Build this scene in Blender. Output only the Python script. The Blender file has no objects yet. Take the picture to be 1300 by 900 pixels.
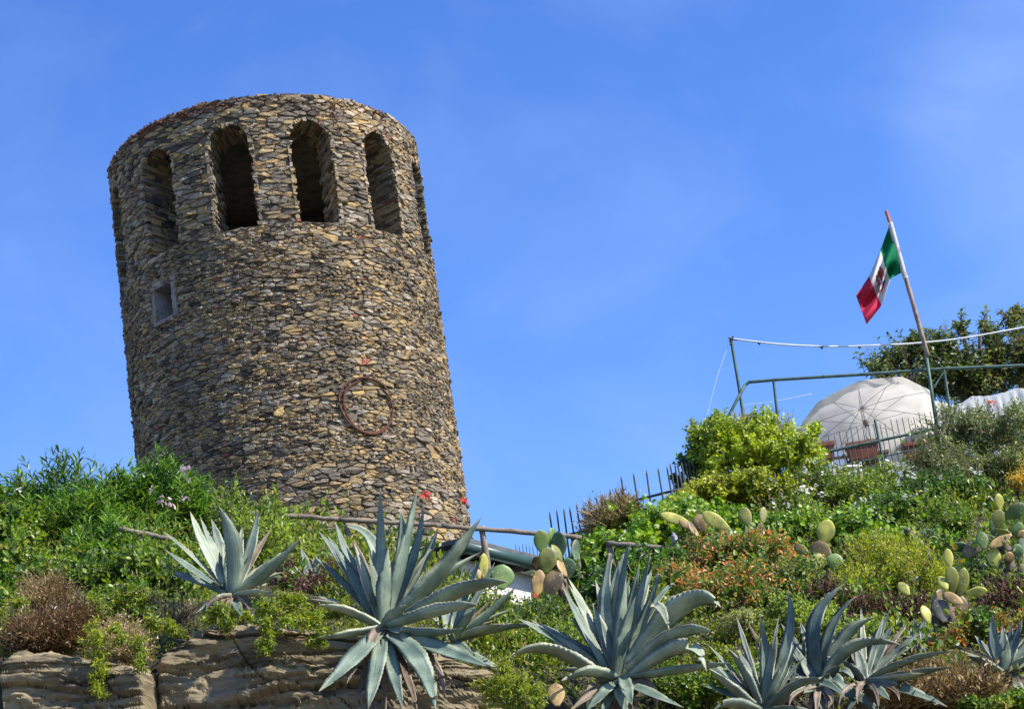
import bpy, math, random
import numpy as np
from mathutils import Vector, Matrix, noise, kdtree

random.seed(7)
RNG = np.random.default_rng(7)
SC = bpy.context.scene
COL = SC.collection
rad = math.radians

# ------------------------------------------------------------------ camera, sky, sun, exposure
CAM = Vector((0.0, 0.0, 1.6))
PITCH, ROLL = rad(20.0), rad(8.0)
FPX = 2607.0                       # focal length in pixels of a 1300 px wide picture
FW = Vector((0, math.cos(PITCH), math.sin(PITCH)))
R0 = Vector((1, 0, 0))
U0 = Vector((0, -math.sin(PITCH), math.cos(PITCH)))
RT = R0 * math.cos(ROLL) - U0 * math.sin(ROLL)
UP = R0 * math.sin(ROLL) + U0 * math.cos(ROLL)
cam_data = bpy.data.cameras.new('camera')
cam_data.sensor_width = 36.0
cam_data.sensor_fit = 'HORIZONTAL'
cam_data.lens = FPX / 1300.0 * 36.0
cam_data.clip_start = 0.1
cam_data.clip_end = 6000.0
cam = bpy.data.objects.new('camera', cam_data)
COL.objects.link(cam)
mw = Matrix.Identity(4)
for i in range(3):
    mw[i][0], mw[i][1], mw[i][2], mw[i][3] = RT[i], UP[i], -FW[i], CAM[i]
cam.matrix_world = mw
SC.camera = cam

def ray(px, py):
    return (FW * FPX + RT * (px - 650.0) + UP * (450.0 - py))

SUN_AZ, SUN_EL = rad(69.0), rad(42.0)     # azimuth to the right of "behind the camera"
SUN_DIR = Vector((math.sin(SUN_AZ) * math.cos(SUN_EL), -math.cos(SUN_AZ) * math.cos(SUN_EL), math.sin(SUN_EL)))
world = bpy.data.worlds.new('World')
SC.world = world
world.use_nodes = True
wn, wl = world.node_tree.nodes, world.node_tree.links
wn.clear()
w_out = wn.new('ShaderNodeOutputWorld')
w_bg = wn.new('ShaderNodeBackground')
w_sky = wn.new('ShaderNodeTexSky')
w_sky.sky_type = 'NISHITA'
w_sky.sun_disc = False
w_sky.sun_elevation = SUN_EL
w_sky.sun_rotation = math.pi - SUN_AZ
w_sky.altitude = 60.0
w_sky.air_density = 1.0
w_sky.dust_density = 0.15
w_sky.ozone_density = 3.0
w_bg.inputs['Strength'].default_value = 0.15
w_hsv = wn.new('ShaderNodeHueSaturation')
w_hsv.inputs['Saturation'].default_value = 1.27
w_hsv.inputs['Hue'].default_value = 0.517
w_hsv.inputs['Value'].default_value = 1.0
wl.new(w_sky.outputs[0], w_hsv.inputs['Color'])
# faint high cloud wisps, laid out by direction
w_tc = wn.new('ShaderNodeTexCoord')
w_map = wn.new('ShaderNodeMapping')
w_map.inputs['Scale'].default_value = (3.0, 3.0, 5.0)
w_map.inputs['Location'].default_value = (0.35, 0.2, 0.5)
w_noise = wn.new('ShaderNodeTexNoise')
w_noise.inputs['Scale'].default_value = 2.2
w_noise.inputs['Detail'].default_value = 6.0
w_noise.inputs['Roughness'].default_value = 0.55
w_noise.inputs['Distortion'].default_value = 0.4
w_ramp = wn.new('ShaderNodeMapRange')
w_ramp.inputs['From Min'].default_value = 0.46
w_ramp.inputs['From Max'].default_value = 0.85
w_ramp.inputs['To Min'].default_value = 0.0
w_ramp.inputs['To Max'].default_value = 0.10
w_mix = wn.new('ShaderNodeMixRGB')
w_mix.inputs[2].default_value = (4.2, 4.9, 5.8, 1)
wl.new(w_tc.outputs['Generated'], w_map.inputs[0])
wl.new(w_map.outputs[0], w_noise.inputs['Vector'])
wl.new(w_noise.outputs[0], w_ramp.inputs[0])
w_dot = wn.new('ShaderNodeVectorMath'); w_dot.operation = 'DOT_PRODUCT'
_cd = ray(1325, 165).normalized()
w_dot.inputs[1].default_value = tuple(_cd)
w_nrm = wn.new('ShaderNodeVectorMath'); w_nrm.operation = 'NORMALIZE'
wl.new(w_tc.outputs['Generated'], w_nrm.inputs[0]); wl.new(w_nrm.outputs[0], w_dot.inputs[0])
w_reg = wn.new('ShaderNodeMapRange'); w_reg.interpolation_type = 'SMOOTHSTEP'
w_reg.inputs['From Min'].default_value = 0.9965; w_reg.inputs['From Max'].default_value = 1.0
w_reg.inputs['To Max'].default_value = 0.22
wl.new(w_dot.outputs['Value'], w_reg.inputs[0])
w_mul = wn.new('ShaderNodeMath'); w_mul.operation = 'MULTIPLY'
wl.new(w_reg.outputs[0], w_mul.inputs[0]); wl.new(w_noise.outputs[0], w_mul.inputs[1])
w_add = wn.new('ShaderNodeMath'); w_add.operation = 'ADD'; w_add.use_clamp = True
wl.new(w_mul.outputs[0], w_add.inputs[0]); wl.new(w_ramp.outputs[0], w_add.inputs[1])
wl.new(w_add.outputs[0], w_mix.inputs[0])
wl.new(w_hsv.outputs[0], w_mix.inputs[1])
wl.new(w_mix.outputs[0], w_bg.inputs['Color'])
wl.new(w_bg.outputs[0], w_out.inputs['Surface'])

sun_data = bpy.data.lights.new('sun', 'SUN')
sun_data.energy = 4.8
sun_data.angle = rad(0.5)
sun_data.color = (1.0, 0.94, 0.84)
sun = bpy.data.objects.new('sun', sun_data)
sun.rotation_euler = (-SUN_DIR).to_track_quat('-Z', 'Y').to_euler()
COL.objects.link(sun)

SC.view_settings.view_transform = 'Standard'
SC.view_settings.look = 'None'
SC.view_settings.exposure = 0.82
SC.view_settings.gamma = 1.0
SC.view_settings.use_curve_mapping = False

# ------------------------------------------------------------------ helpers
def P(px, py, d):
    """World point on the sight line of photo pixel (px,py) at ground distance y = d."""
    r = ray(px, py)
    return CAM + r * (d / r.y)

def Pz(px, py, z):
    r = ray(px, py)
    return CAM + r * ((z - CAM.z) / r.z)

def mpp(d, py=600):
    """metres per photo pixel at ground distance d."""
    return d / math.cos(rad(16)) / FPX

def tag(o, label=None, cat=None, group=None, kind=None):
    if label: o['label'] = label
    if cat: o['category'] = cat
    if group: o['group'] = group
    if kind: o['kind'] = kind
    return o

def thing(name, loc, label, cat, group=None):
    o = bpy.data.objects.new(name, None)
    o.empty_display_size = 0.1
    COL.objects.link(o)
    o.location = loc
    tag(o, label, cat, group)
    return o

def link(name, me, mats=None, parent=None, loc=None):
    o = bpy.data.objects.new(name, me)
    COL.objects.link(o)
    if mats is not None:
        for m in (mats if isinstance(mats, (list, tuple)) else [mats]):
            me.materials.append(m)
    if parent is not None:
        o.parent = parent
        o.matrix_parent_inverse = Matrix.Translation(-Vector(parent.location))
    if loc is not None:
        o.location = loc
    return o

def mesh_np(name, V, faces, smooth=False, attrs=None, mat_idx=None):
    """faces: list of int arrays (n,k)."""
    me = bpy.data.meshes.new(name)
    V = np.asarray(V, dtype=np.float32)
    me.vertices.add(len(V))
    me.vertices.foreach_set('co', V.ravel())
    faces = [np.asarray(f, dtype=np.int32) for f in faces if len(f)]
    loops = np.concatenate([f.ravel() for f in faces])
    tot = np.concatenate([np.full(len(f), f.shape[1], dtype=np.int32) for f in faces])
    start = np.concatenate([[0], np.cumsum(tot)[:-1]]).astype(np.int32)
    me.loops.add(len(loops))
    me.loops.foreach_set('vertex_index', loops)
    me.polygons.add(len(tot))
    me.polygons.foreach_set('loop_start', start)
    me.polygons.foreach_set('loop_total', tot)
    if mat_idx is not None:
        me.polygons.foreach_set('material_index', np.asarray(mat_idx, dtype=np.int32))
    me.polygons.foreach_set('use_smooth', np.full(len(tot), bool(smooth)))
    if attrs:
        for k, a in attrs.items():
            at = me.attributes.new(k, 'FLOAT', 'POINT')
            at.data.foreach_set('value', np.asarray(a, dtype=np.float32))
    me.update(calc_edges=True)
    me.validate()
    return me

class MB:
    """small mesh collector"""
    def __init__(s):
        s.v, s.f, s.m = [], [], []
    def add(s, vs, fs, mi=0):
        b = len(s.v)
        s.v += [tuple(v) for v in vs]
        s.f += [tuple(b + i for i in f) for f in fs]
        s.m += [mi] * len(fs)
    def box(s, c, ax, ay, az, mi=0):
        c, ax, ay, az = Vector(c), Vector(ax), Vector(ay), Vector(az)
        vs = [c + ax * i + ay * j + az * k for i in (-1, 1) for j in (-1, 1) for k in (-1, 1)]
        s.add(vs, [(0, 1, 3, 2), (4, 6, 7, 5), (0, 4, 5, 1), (2, 3, 7, 6), (0, 2, 6, 4), (1, 5, 7, 3)], mi)
    def tube(s, pts, r, n=8, mi=0, cap=True, sq=1.0):
        pts = [Vector(p) for p in pts]
        if not isinstance(r, (list, tuple)): r = [r] * len(pts)
        vs, fs = [], []
        up = Vector((0, 0, 1))
        for i, p in enumerate(pts):
            t = (pts[min(i + 1, len(pts) - 1)] - pts[max(i - 1, 0)])
            t = t.normalized() if t.length > 1e-9 else Vector((0, 0, 1))
            a = t.cross(up)
            if a.length < 0.05: a = t.cross(Vector((0, 1, 0)))
            a.normalize(); b = t.cross(a)
            for k in range(n):
                th = 2 * math.pi * k / n
                vs.append(p + (a * math.cos(th) + b * math.sin(th) * sq) * r[i])
        for i in range(len(pts) - 1):
            for k in range(n):
                k2 = (k + 1) % n
                fs.append((i * n + k, i * n + k2, (i + 1) * n + k2, (i + 1) * n + k))
        if cap:
            fs.append(tuple(range(n - 1, -1, -1)))
            fs.append(tuple(range((len(pts) - 1) * n, len(pts) * n)))
        s.add(vs, fs, mi)
    def build(s, name, mats, parent=None, smooth=False):
        me = bpy.data.meshes.new(name)
        me.from_pydata(s.v, [], s.f)
        me.polygons.foreach_set('material_index', s.m)
        me.polygons.foreach_set('use_smooth', [bool(smooth)] * len(s.f))
        me.update()
        return link(name, me, mats, parent)

def N3(v, s=1.0):
    return noise.noise(Vector(v) * s)

# ------------------------------------------------------------------ materials
def new_mat(name):
    m = bpy.data.materials.new(name)
    m.use_nodes = True
    nt = m.node_tree
    return m, nt.nodes, nt.links, nt.nodes['Principled BSDF']

def ramp_node(n, cols, interp='LINEAR'):
    r = n.new('ShaderNodeValToRGB')
    r.color_ramp.interpolation = interp
    el = r.color_ramp.elements
    while len(el) > 1: el.remove(el[-1])
    el[0].position = cols[0][0]; el[0].color = (*cols[0][1], 1)
    for p, c in cols[1:]:
        e = el.new(p); e.color = (*c, 1)
    return r

def mat_simple(name, col, rough=0.6, var=0.25, scale=8.0, bump=0.0, bscale=40.0, metal=0.0, col2=None, spec=0.4):
    m, n, l, b = new_mat(name)
    tc = n.new('ShaderNodeTexCoord')
    nz = n.new('ShaderNodeTexNoise')
    nz.inputs['Scale'].default_value = scale
    nz.inputs['Detail'].default_value = 6
    l.new(tc.outputs['Object'], nz.inputs['Vector'])
    c2 = col2 if col2 else tuple(c * (1 - var) for c in col)
    c1 = tuple(min(1, c * (1 + var * 0.6)) for c in col)
    r = ramp_node(n, [(0.32, c2), (0.5, col), (0.68, c1)])
    l.new(nz.outputs[0], r.inputs[0])
    l.new(r.outputs[0], b.inputs['Base Color'])
    b.inputs['Roughness'].default_value = rough
    b.inputs['Metallic'].default_value = metal
    b.inputs['Specular IOR Level'].default_value = spec
    if bump > 0:
        nb = n.new('ShaderNodeTexNoise')
        nb.inputs['Scale'].default_value = bscale
        nb.inputs['Detail'].default_value = 5
        l.new(tc.outputs['Object'], nb.inputs['Vector'])
        bp = n.new('ShaderNodeBump')
        bp.inputs['Strength'].default_value = bump
        bp.inputs['Distance'].default_value = 0.02
        l.new(nb.outputs[0], bp.inputs['Height'])
        l.new(bp.outputs[0], b.inputs['Normal'])
    return m

def mat_leaf(name, cols, trans=0.35, rough=0.42, tcol=1.5, patch=0.9):
    """leaf-by-leaf colour variety; cols = list of (pos, rgb)"""
    m, n, l, b = new_mat(name)
    g = n.new('ShaderNodeNewGeometry')
    tc = n.new('ShaderNodeTexCoord')
    nz = n.new('ShaderNodeTexNoise')
    nz.inputs['Scale'].default_value = patch
    nz.inputs['Detail'].default_value = 2
    l.new(tc.outputs['Object'], nz.inputs['Vector'])
    ma = n.new('ShaderNodeMath'); ma.operation = 'MULTIPLY_ADD'
    ma.inputs[1].default_value = 0.72
    l.new(g.outputs['Random Per Island'], ma.inputs[0])
    mb = n.new('ShaderNodeMath'); mb.operation = 'MULTIPLY_ADD'
    mb.inputs[1].default_value = 1.1; mb.inputs[2].default_value = -0.41
    l.new(nz.outputs[0], mb.inputs[0])
    l.new(mb.outputs[0], ma.inputs[2])
    r = ramp_node(n, cols)
    l.new(ma.outputs[0], r.inputs[0])
    l.new(r.outputs[0], b.inputs['Base Color'])
    b.inputs['Roughness'].default_value = rough
    b.inputs['Specular IOR Level'].default_value = 0.45
    tr = n.new('ShaderNodeBsdfTranslucent')
    mu = n.new('ShaderNodeMixRGB'); mu.blend_type = 'MULTIPLY'
    mu.inputs[0].default_value = 1.0
    mu.inputs[2].default_value = (tcol * 1.15, tcol * 1.2, tcol * 0.5, 1)
    l.new(r.outputs[0], mu.inputs[1])
    l.new(mu.outputs[0], tr.inputs['Color'])
    mx = n.new('ShaderNodeMixShader')
    mx.inputs[0].default_value = trans
    l.new(b.outputs[0], mx.inputs[1]); l.new(tr.outputs[0], mx.inputs[2])
    l.new(mx.outputs[0], n['Material Output'].inputs['Surface'])
    return m

M = {}
def L(name, dark, mid, light, accent=None, apos=0.9, **k):
    mid = (mid[0] * 1.75, mid[1] * 1.5, mid[2] * 0.95); light = (light[0] * 1.75, light[1] * 1.55, light[2] * 1.0)
    cols = [(0.05, dark), (0.42, mid), (0.8, light)]
    if accent:
        cols = [(0.05, dark), (0.40, mid), (apos - 0.12, light), (apos, accent)]
    M[name] = mat_leaf('leaf_' + name, cols, **k)

L('oleander', (0.016, 0.045, 0.012), (0.042, 0.115, 0.022), (0.11, 0.21, 0.042), (0.25, 0.24, 0.06), 0.97)
L('broad', (0.014, 0.036, 0.008), (0.042, 0.10, 0.016), (0.13, 0.20, 0.028), (0.30, 0.22, 0.04), 0.97)
L('vine', (0.022, 0.06, 0.010), (0.062, 0.15, 0.018), (0.17, 0.27, 0.035), (0.26, 0.25, 0.05), 0.97)
L('pitto', (0.06, 0.10, 0.011), (0.15, 0.20, 0.018), (0.28, 0.32, 0.036), trans=0.3)
L('pitto_green', (0.05, 0.095, 0.010), (0.125, 0.20, 0.018), (0.245, 0.315, 0.035), trans=0.3)
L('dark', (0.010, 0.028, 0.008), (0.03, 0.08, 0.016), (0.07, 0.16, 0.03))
L('grey', (0.035, 0.06, 0.030), (0.085, 0.125, 0.065), (0.17, 0.20, 0.12), (0.17, 0.10, 0.06), 0.97)
L('white_bush', (0.03, 0.07, 0.012), (0.085, 0.155, 0.024), (0.19, 0.26, 0.05))
L('orange', (0.035, 0.08, 0.018), (0.075, 0.15, 0.035), (0.17, 0.20, 0.06), (0.58, 0.19, 0.06), 0.72)
L('lime', (0.06, 0.11, 0.012), (0.15, 0.215, 0.025), (0.28, 0.32, 0.045), (0.20, 0.11, 0.04), 0.99)
L('rust', (0.055, 0.07, 0.016), (0.12, 0.115, 0.03), (0.21, 0.18, 0.05), (0.40, 0.17, 0.045), 0.86)
L('mat', (0.04, 0.085, 0.012), (0.11, 0.18, 0.022), (0.24, 0.28, 0.035), (0.28, 0.13, 0.04), 0.97)
L('cover', (0.018, 0.042, 0.010), (0.055, 0.10, 0.018), (0.16, 0.195, 0.035), (0.24, 0.16, 0.06), 0.93)
L('dry', (0.06, 0.043, 0.028), (0.12, 0.09, 0.06), (0.21, 0.165, 0.105), trans=0.15)
L('drypink', (0.05, 0.034, 0.022), (0.075, 0.05, 0.034), (0.125, 0.085, 0.058), trans=0.15)
L('drygrey', (0.09, 0.075, 0.05), (0.20, 0.17, 0.12), (0.30, 0.27, 0.20), trans=0.15)
L('sage', (0.05, 0.085, 0.045), (0.14, 0.19, 0.115), (0.26, 0.29, 0.19))
L('tree', (0.018, 0.040, 0.009), (0.046, 0.085, 0.020), (0.115, 0.15, 0.04), (0.20, 0.10, 0.05), 0.95)
L('yellow', (0.16, 0.12, 0.03), (0.30, 0.22, 0.05), (0.42, 0.33, 0.08))
M['twig'] = mat_simple('twig_bark', (0.16, 0.12, 0.085), 0.85, 0.4, 12)
M['twig_grey'] = mat_simple('grey_dead_wood', (0.22, 0.19, 0.15), 0.9, 0.35, 12)
M['bark'] = mat_simple('bark', (0.13, 0.10, 0.075), 0.9, 0.4, 6, 0.6, 25)

def mat_petal(name, col):
    m, n, l, b = new_mat(name)
    b.inputs['Base Color'].default_value = (*col, 1)
    b.inputs['Roughness'].default_value = 0.6
    tr = n.new('ShaderNodeBsdfTranslucent'); tr.inputs[0].default_value = (*col, 1)
    mx = n.new('ShaderNodeMixShader'); mx.inputs[0].default_value = 0.35
    l.new(b.outputs[0], mx.inputs[1]); l.new(tr.outputs[0], mx.inputs[2])
    l.new(mx.outputs[0], n['Material Output'].inputs['Surface'])
    return m
M['petal_white'] = mat_petal('white_petals', (0.78, 0.78, 0.74))
M['petal_pink'] = mat_petal('pale_pink_petals', (0.78, 0.58, 0.64))
M['petal_red'] = mat_petal('red_petals', (0.60, 0.045, 0.03))
M['petal_magenta'] = mat_petal('magenta_petals', (0.5, 0.05, 0.28))
M['petal_yellow'] = mat_petal('yellow_petals', (0.75, 0.55, 0.02))

def mat_agave(name, base, light, dark):
    m, n, l, b = new_mat(name)
    al = n.new('ShaderNodeAttribute'); al.attribute_name = 'along'
    ac = n.new('ShaderNodeAttribute'); ac.attribute_name = 'across'
    tc = n.new('ShaderNodeTexCoord')
    oi = n.new('ShaderNodeObjectInfo')
    nz = n.new('ShaderNodeTexNoise'); nz.inputs['Scale'].default_value = 5; nz.inputs['Detail'].default_value = 7
    l.new(tc.outputs['Object'], nz.inputs['Vector'])
    r = ramp_node(n, [(0.34, dark), (0.5, base), (0.66, light)])
    ad = n.new('ShaderNodeMath'); ad.operation = 'MULTIPLY_ADD'; ad.inputs[1].default_value = 0.22
    l.new(oi.outputs['Random'], ad.inputs[0]); 
    sb = n.new('ShaderNodeMath'); sb.operation = 'ADD'; sb.inputs[1].default_value = -0.11
    l.new(nz.outputs[0], sb.inputs[0]); l.new(sb.outputs[0], ad.inputs[2])
    l.new(ad.outputs[0], r.inputs[0])
    # bud imprints: soft bands across the leaf
    wv = n.new('ShaderNodeMath'); wv.operation = 'MULTIPLY_ADD'; wv.inputs[1].default_value = 7.0
    l.new(al.outputs['Fac'], wv.inputs[0])
    a2 = n.new('ShaderNodeMath'); a2.operation = 'MULTIPLY'; a2.inputs[1].default_value = 1.4
    l.new(ac.outputs['Fac'], a2.inputs[0])
    a3 = n.new('ShaderNodeMath'); a3.operation = 'ABSOLUTE'; l.new(a2.outputs[0], a3.inputs[0])
    l.new(a3.outputs[0], wv.inputs[2])
    fr = n.new('ShaderNodeMath'); fr.operation = 'FRACT'; l.new(wv.outputs[0], fr.inputs[0])
    gt = n.new('ShaderNodeMapRange'); gt.inputs[1].default_value = 0.85; gt.inputs[2].default_value = 1.0
    gt.inputs[3].default_value = 0.0; gt.inputs[4].default_value = 0.35
    l.new(fr.outputs[0], gt.inputs[0])
    mb = n.new('ShaderNodeMixRGB'); mb.inputs[2].default_value = (dark[0] * .8, dark[1] * .8, dark[2] * .8, 1)
    l.new(gt.outputs[0], mb.inputs[0]); l.new(r.outputs[0], mb.inputs[1])
    # lengthwise streaks
    mp = n.new('ShaderNodeCombineXYZ')
    l.new(ac.outputs['Fac'], mp.inputs[0]); 
    s4 = n.new('ShaderNodeMath'); s4.operation = 'MULTIPLY'; s4.inputs[1].default_value = 0.35
    l.new(al.outputs['Fac'], s4.inputs[0]); l.new(s4.outputs[0], mp.inputs[1]); l.new(oi.outputs['Random'], mp.inputs[2])
    ns = n.new('ShaderNodeTexNoise'); ns.inputs['Scale'].default_value = 9; ns.inputs['Detail'].default_value = 4
    l.new(mp.outputs[0], ns.inputs['Vector'])
    rs = n.new('ShaderNodeMapRange'); rs.inputs[1].default_value = 0.35; rs.inputs[2].default_value = 0.7
    rs.inputs[3].default_value = 0.82; rs.inputs[4].default_value = 1.15
    l.new(ns.outputs[0], rs.inputs[0])
    ms = n.new('ShaderNodeMixRGB'); ms.blend_type = 'MULTIPLY'; ms.inputs[0].default_value = 1
    l.new(mb.outputs[0], ms.inputs[1]); l.new(rs.outputs[0], ms.inputs[2])
    # brown margin and scarred, dry tip
    ab = n.new('ShaderNodeMath'); ab.operation = 'ABSOLUTE'; l.new(ac.outputs['Fac'], ab.inputs[0])
    mg = n.new('ShaderNodeMapRange'); mg.inputs[1].default_value = 0.90; mg.inputs[2].default_value = 1.0
    mg.inputs[3].default_value = 0; mg.inputs[4].default_value = 0.75
    l.new(ab.outputs[0], mg.inputs[0])
    n2 = n.new('ShaderNodeTexNoise'); n2.inputs['Scale'].default_value = 14; n2.inputs['Detail'].default_value = 5
    l.new(tc.outputs['Object'], n2.inputs['Vector'])
    tt = n.new('ShaderNodeMath'); tt.operation = 'MULTIPLY_ADD'; tt.inputs[1].default_value = 0.25
    l.new(n2.outputs[0], tt.inputs[0]); l.new(al.outputs['Fac'], tt.inputs[2])
    tp = n.new('ShaderNodeMapRange'); tp.inputs[1].default_value = 1.03; tp.inputs[2].default_value = 1.12
    tp.inputs[3].default_value = 0; tp.inputs[4].default_value = 0.85
    l.new(tt.outputs[0], tp.inputs[0])
    mm = n.new('ShaderNodeMath'); mm.operation = 'MAXIMUM'
    l.new(mg.outputs[0], mm.inputs[0]); l.new(tp.outputs[0], mm.inputs[1])
    # scattered scars
    sc = n.new('ShaderNodeMapRange'); sc.inputs[1].default_value = 0.62; sc.inputs[2].default_value = 0.72
    sc.inputs[3].default_value = 0; sc.inputs[4].default_value = 0.6
    l.new(n2.outputs[0], sc.inputs[0])
    m3 = n.new('ShaderNodeMath'); m3.operation = 'MAXIMUM'
    l.new(mm.outputs[0], m3.inputs[0]); l.new(sc.outputs[0], m3.inputs[1])
    mt = n.new('ShaderNodeMixRGB'); mt.inputs[2].default_value = (0.27, 0.20, 0.115, 1)
    l.new(m3.outputs[0], mt.inputs[0]); l.new(ms.outputs[0], mt.inputs[1])
    l.new(mt.outputs[0], b.inputs['Base Color'])
    b.inputs['Roughness'].default_value = 0.5
    b.inputs['Specular IOR Level'].default_value = 0.4
    bp = n.new('ShaderNodeBump'); bp.inputs['Strength'].default_value = 0.25; bp.inputs['Distance'].default_value = 0.02
    l.new(ns.outputs[0], bp.inputs['Height']); l.new(bp.outputs[0], b.inputs['Normal'])
    return m
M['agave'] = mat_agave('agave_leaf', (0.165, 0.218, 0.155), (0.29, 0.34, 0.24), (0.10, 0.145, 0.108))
M['agave_dark'] = mat_agave('agave_leaf_dark', (0.108, 0.148, 0.108), (0.20, 0.245, 0.175), (0.065, 0.095, 0.072))  # darker leaf copy: partly own tone, partly shade painted in
M['agave_pale'] = mat_agave('agave_leaf_sunbleached', (0.24, 0.275, 0.18), (0.34, 0.36, 0.24), (0.16, 0.195, 0.13))
M['agave_dry'] = mat_agave('agave_leaf_withered', (0.17, 0.125, 0.085), (0.28, 0.215, 0.145), (0.09, 0.065, 0.045))

def mat_pad(name, base, light, dark):
    m, n, l, b = new_mat(name)
    tc = n.new('ShaderNodeTexCoord')
    nz = n.new('ShaderNodeTexNoise'); nz.inputs['Scale'].default_value = 7; nz.inputs['Detail'].default_value = 7
    l.new(tc.outputs['Object'], nz.inputs['Vector'])
    r = ramp_node(n, [(0.26, (0.10, 0.075, 0.04)), (0.36, dark), (0.5, base), (0.64, light), (0.74, (light[0] * .8, light[1] * .65, light[2] * .6))])
    l.new(nz.outputs[0], r.inputs[0])
    vo = n.new('ShaderNodeTexVoronoi'); vo.inputs['Scale'].default_value = 22
    l.new(tc.outputs['Object'], vo.inputs['Vector'])
    mr = n.new('ShaderNodeMapRange'); mr.inputs[1].default_value = 0.10; mr.inputs[2].default_value = 0.2
    mr.inputs[3].default_value = 0.6; mr.inputs[4].default_value = 0
    l.new(vo.outputs['Distance'], mr.inputs[0])
    mx = n.new('ShaderNodeMixRGB'); mx.inputs[2].default_value = (0.42, 0.34, 0.18, 1)
    l.new(mr.outputs[0], mx.inputs[0]); l.new(r.outputs[0], mx.inputs[1])
    l.new(mx.outputs[0], b.inputs['Base Color'])
    b.inputs['Roughness'].default_value = 0.5
    bp = n.new('ShaderNodeBump'); bp.inputs['Strength'].default_value = 0.35; bp.inputs['Distance'].default_value = 0.015
    l.new(mr.outputs[0], bp.inputs['Height']); l.new(bp.outputs[0], b.inputs['Normal'])
    return m
M['pad_g'] = mat_pad('pad_green', (0.095, 0.165, 0.035), (0.15, 0.22, 0.05), (0.055, 0.11, 0.03))
M['pad_o'] = mat_pad('pad_olive', (0.165, 0.18, 0.03), (0.24, 0.235, 0.045), (0.10, 0.115, 0.025))
M['pad_y'] = mat_pad('pad_yellow_green', (0.40, 0.38, 0.065), (0.52, 0.48, 0.10), (0.22, 0.24, 0.05))
M['pad_t'] = mat_pad('pad_old_tan', (0.30, 0.19, 0.065), (0.42, 0.29, 0.10), (0.15, 0.085, 0.035))
M['pad_b'] = mat_pad('pad_old_brown_or_shaded', (0.13, 0.088, 0.034), (0.24, 0.175, 0.06), (0.055, 0.038, 0.02))  # old brown pads, plus one pad darkened for its shadow
M['pad_d'] = mat_pad('pad_dark_green', (0.06, 0.12, 0.045), (0.10, 0.17, 0.07), (0.03, 0.06, 0.025))  # darker copy of the green pad, also paints pads lying in shade
M['pad_c'] = mat_pad('pad_grey', (0.12, 0.105, 0.08), (0.20, 0.175, 0.135), (0.06, 0.055, 0.045))

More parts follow.
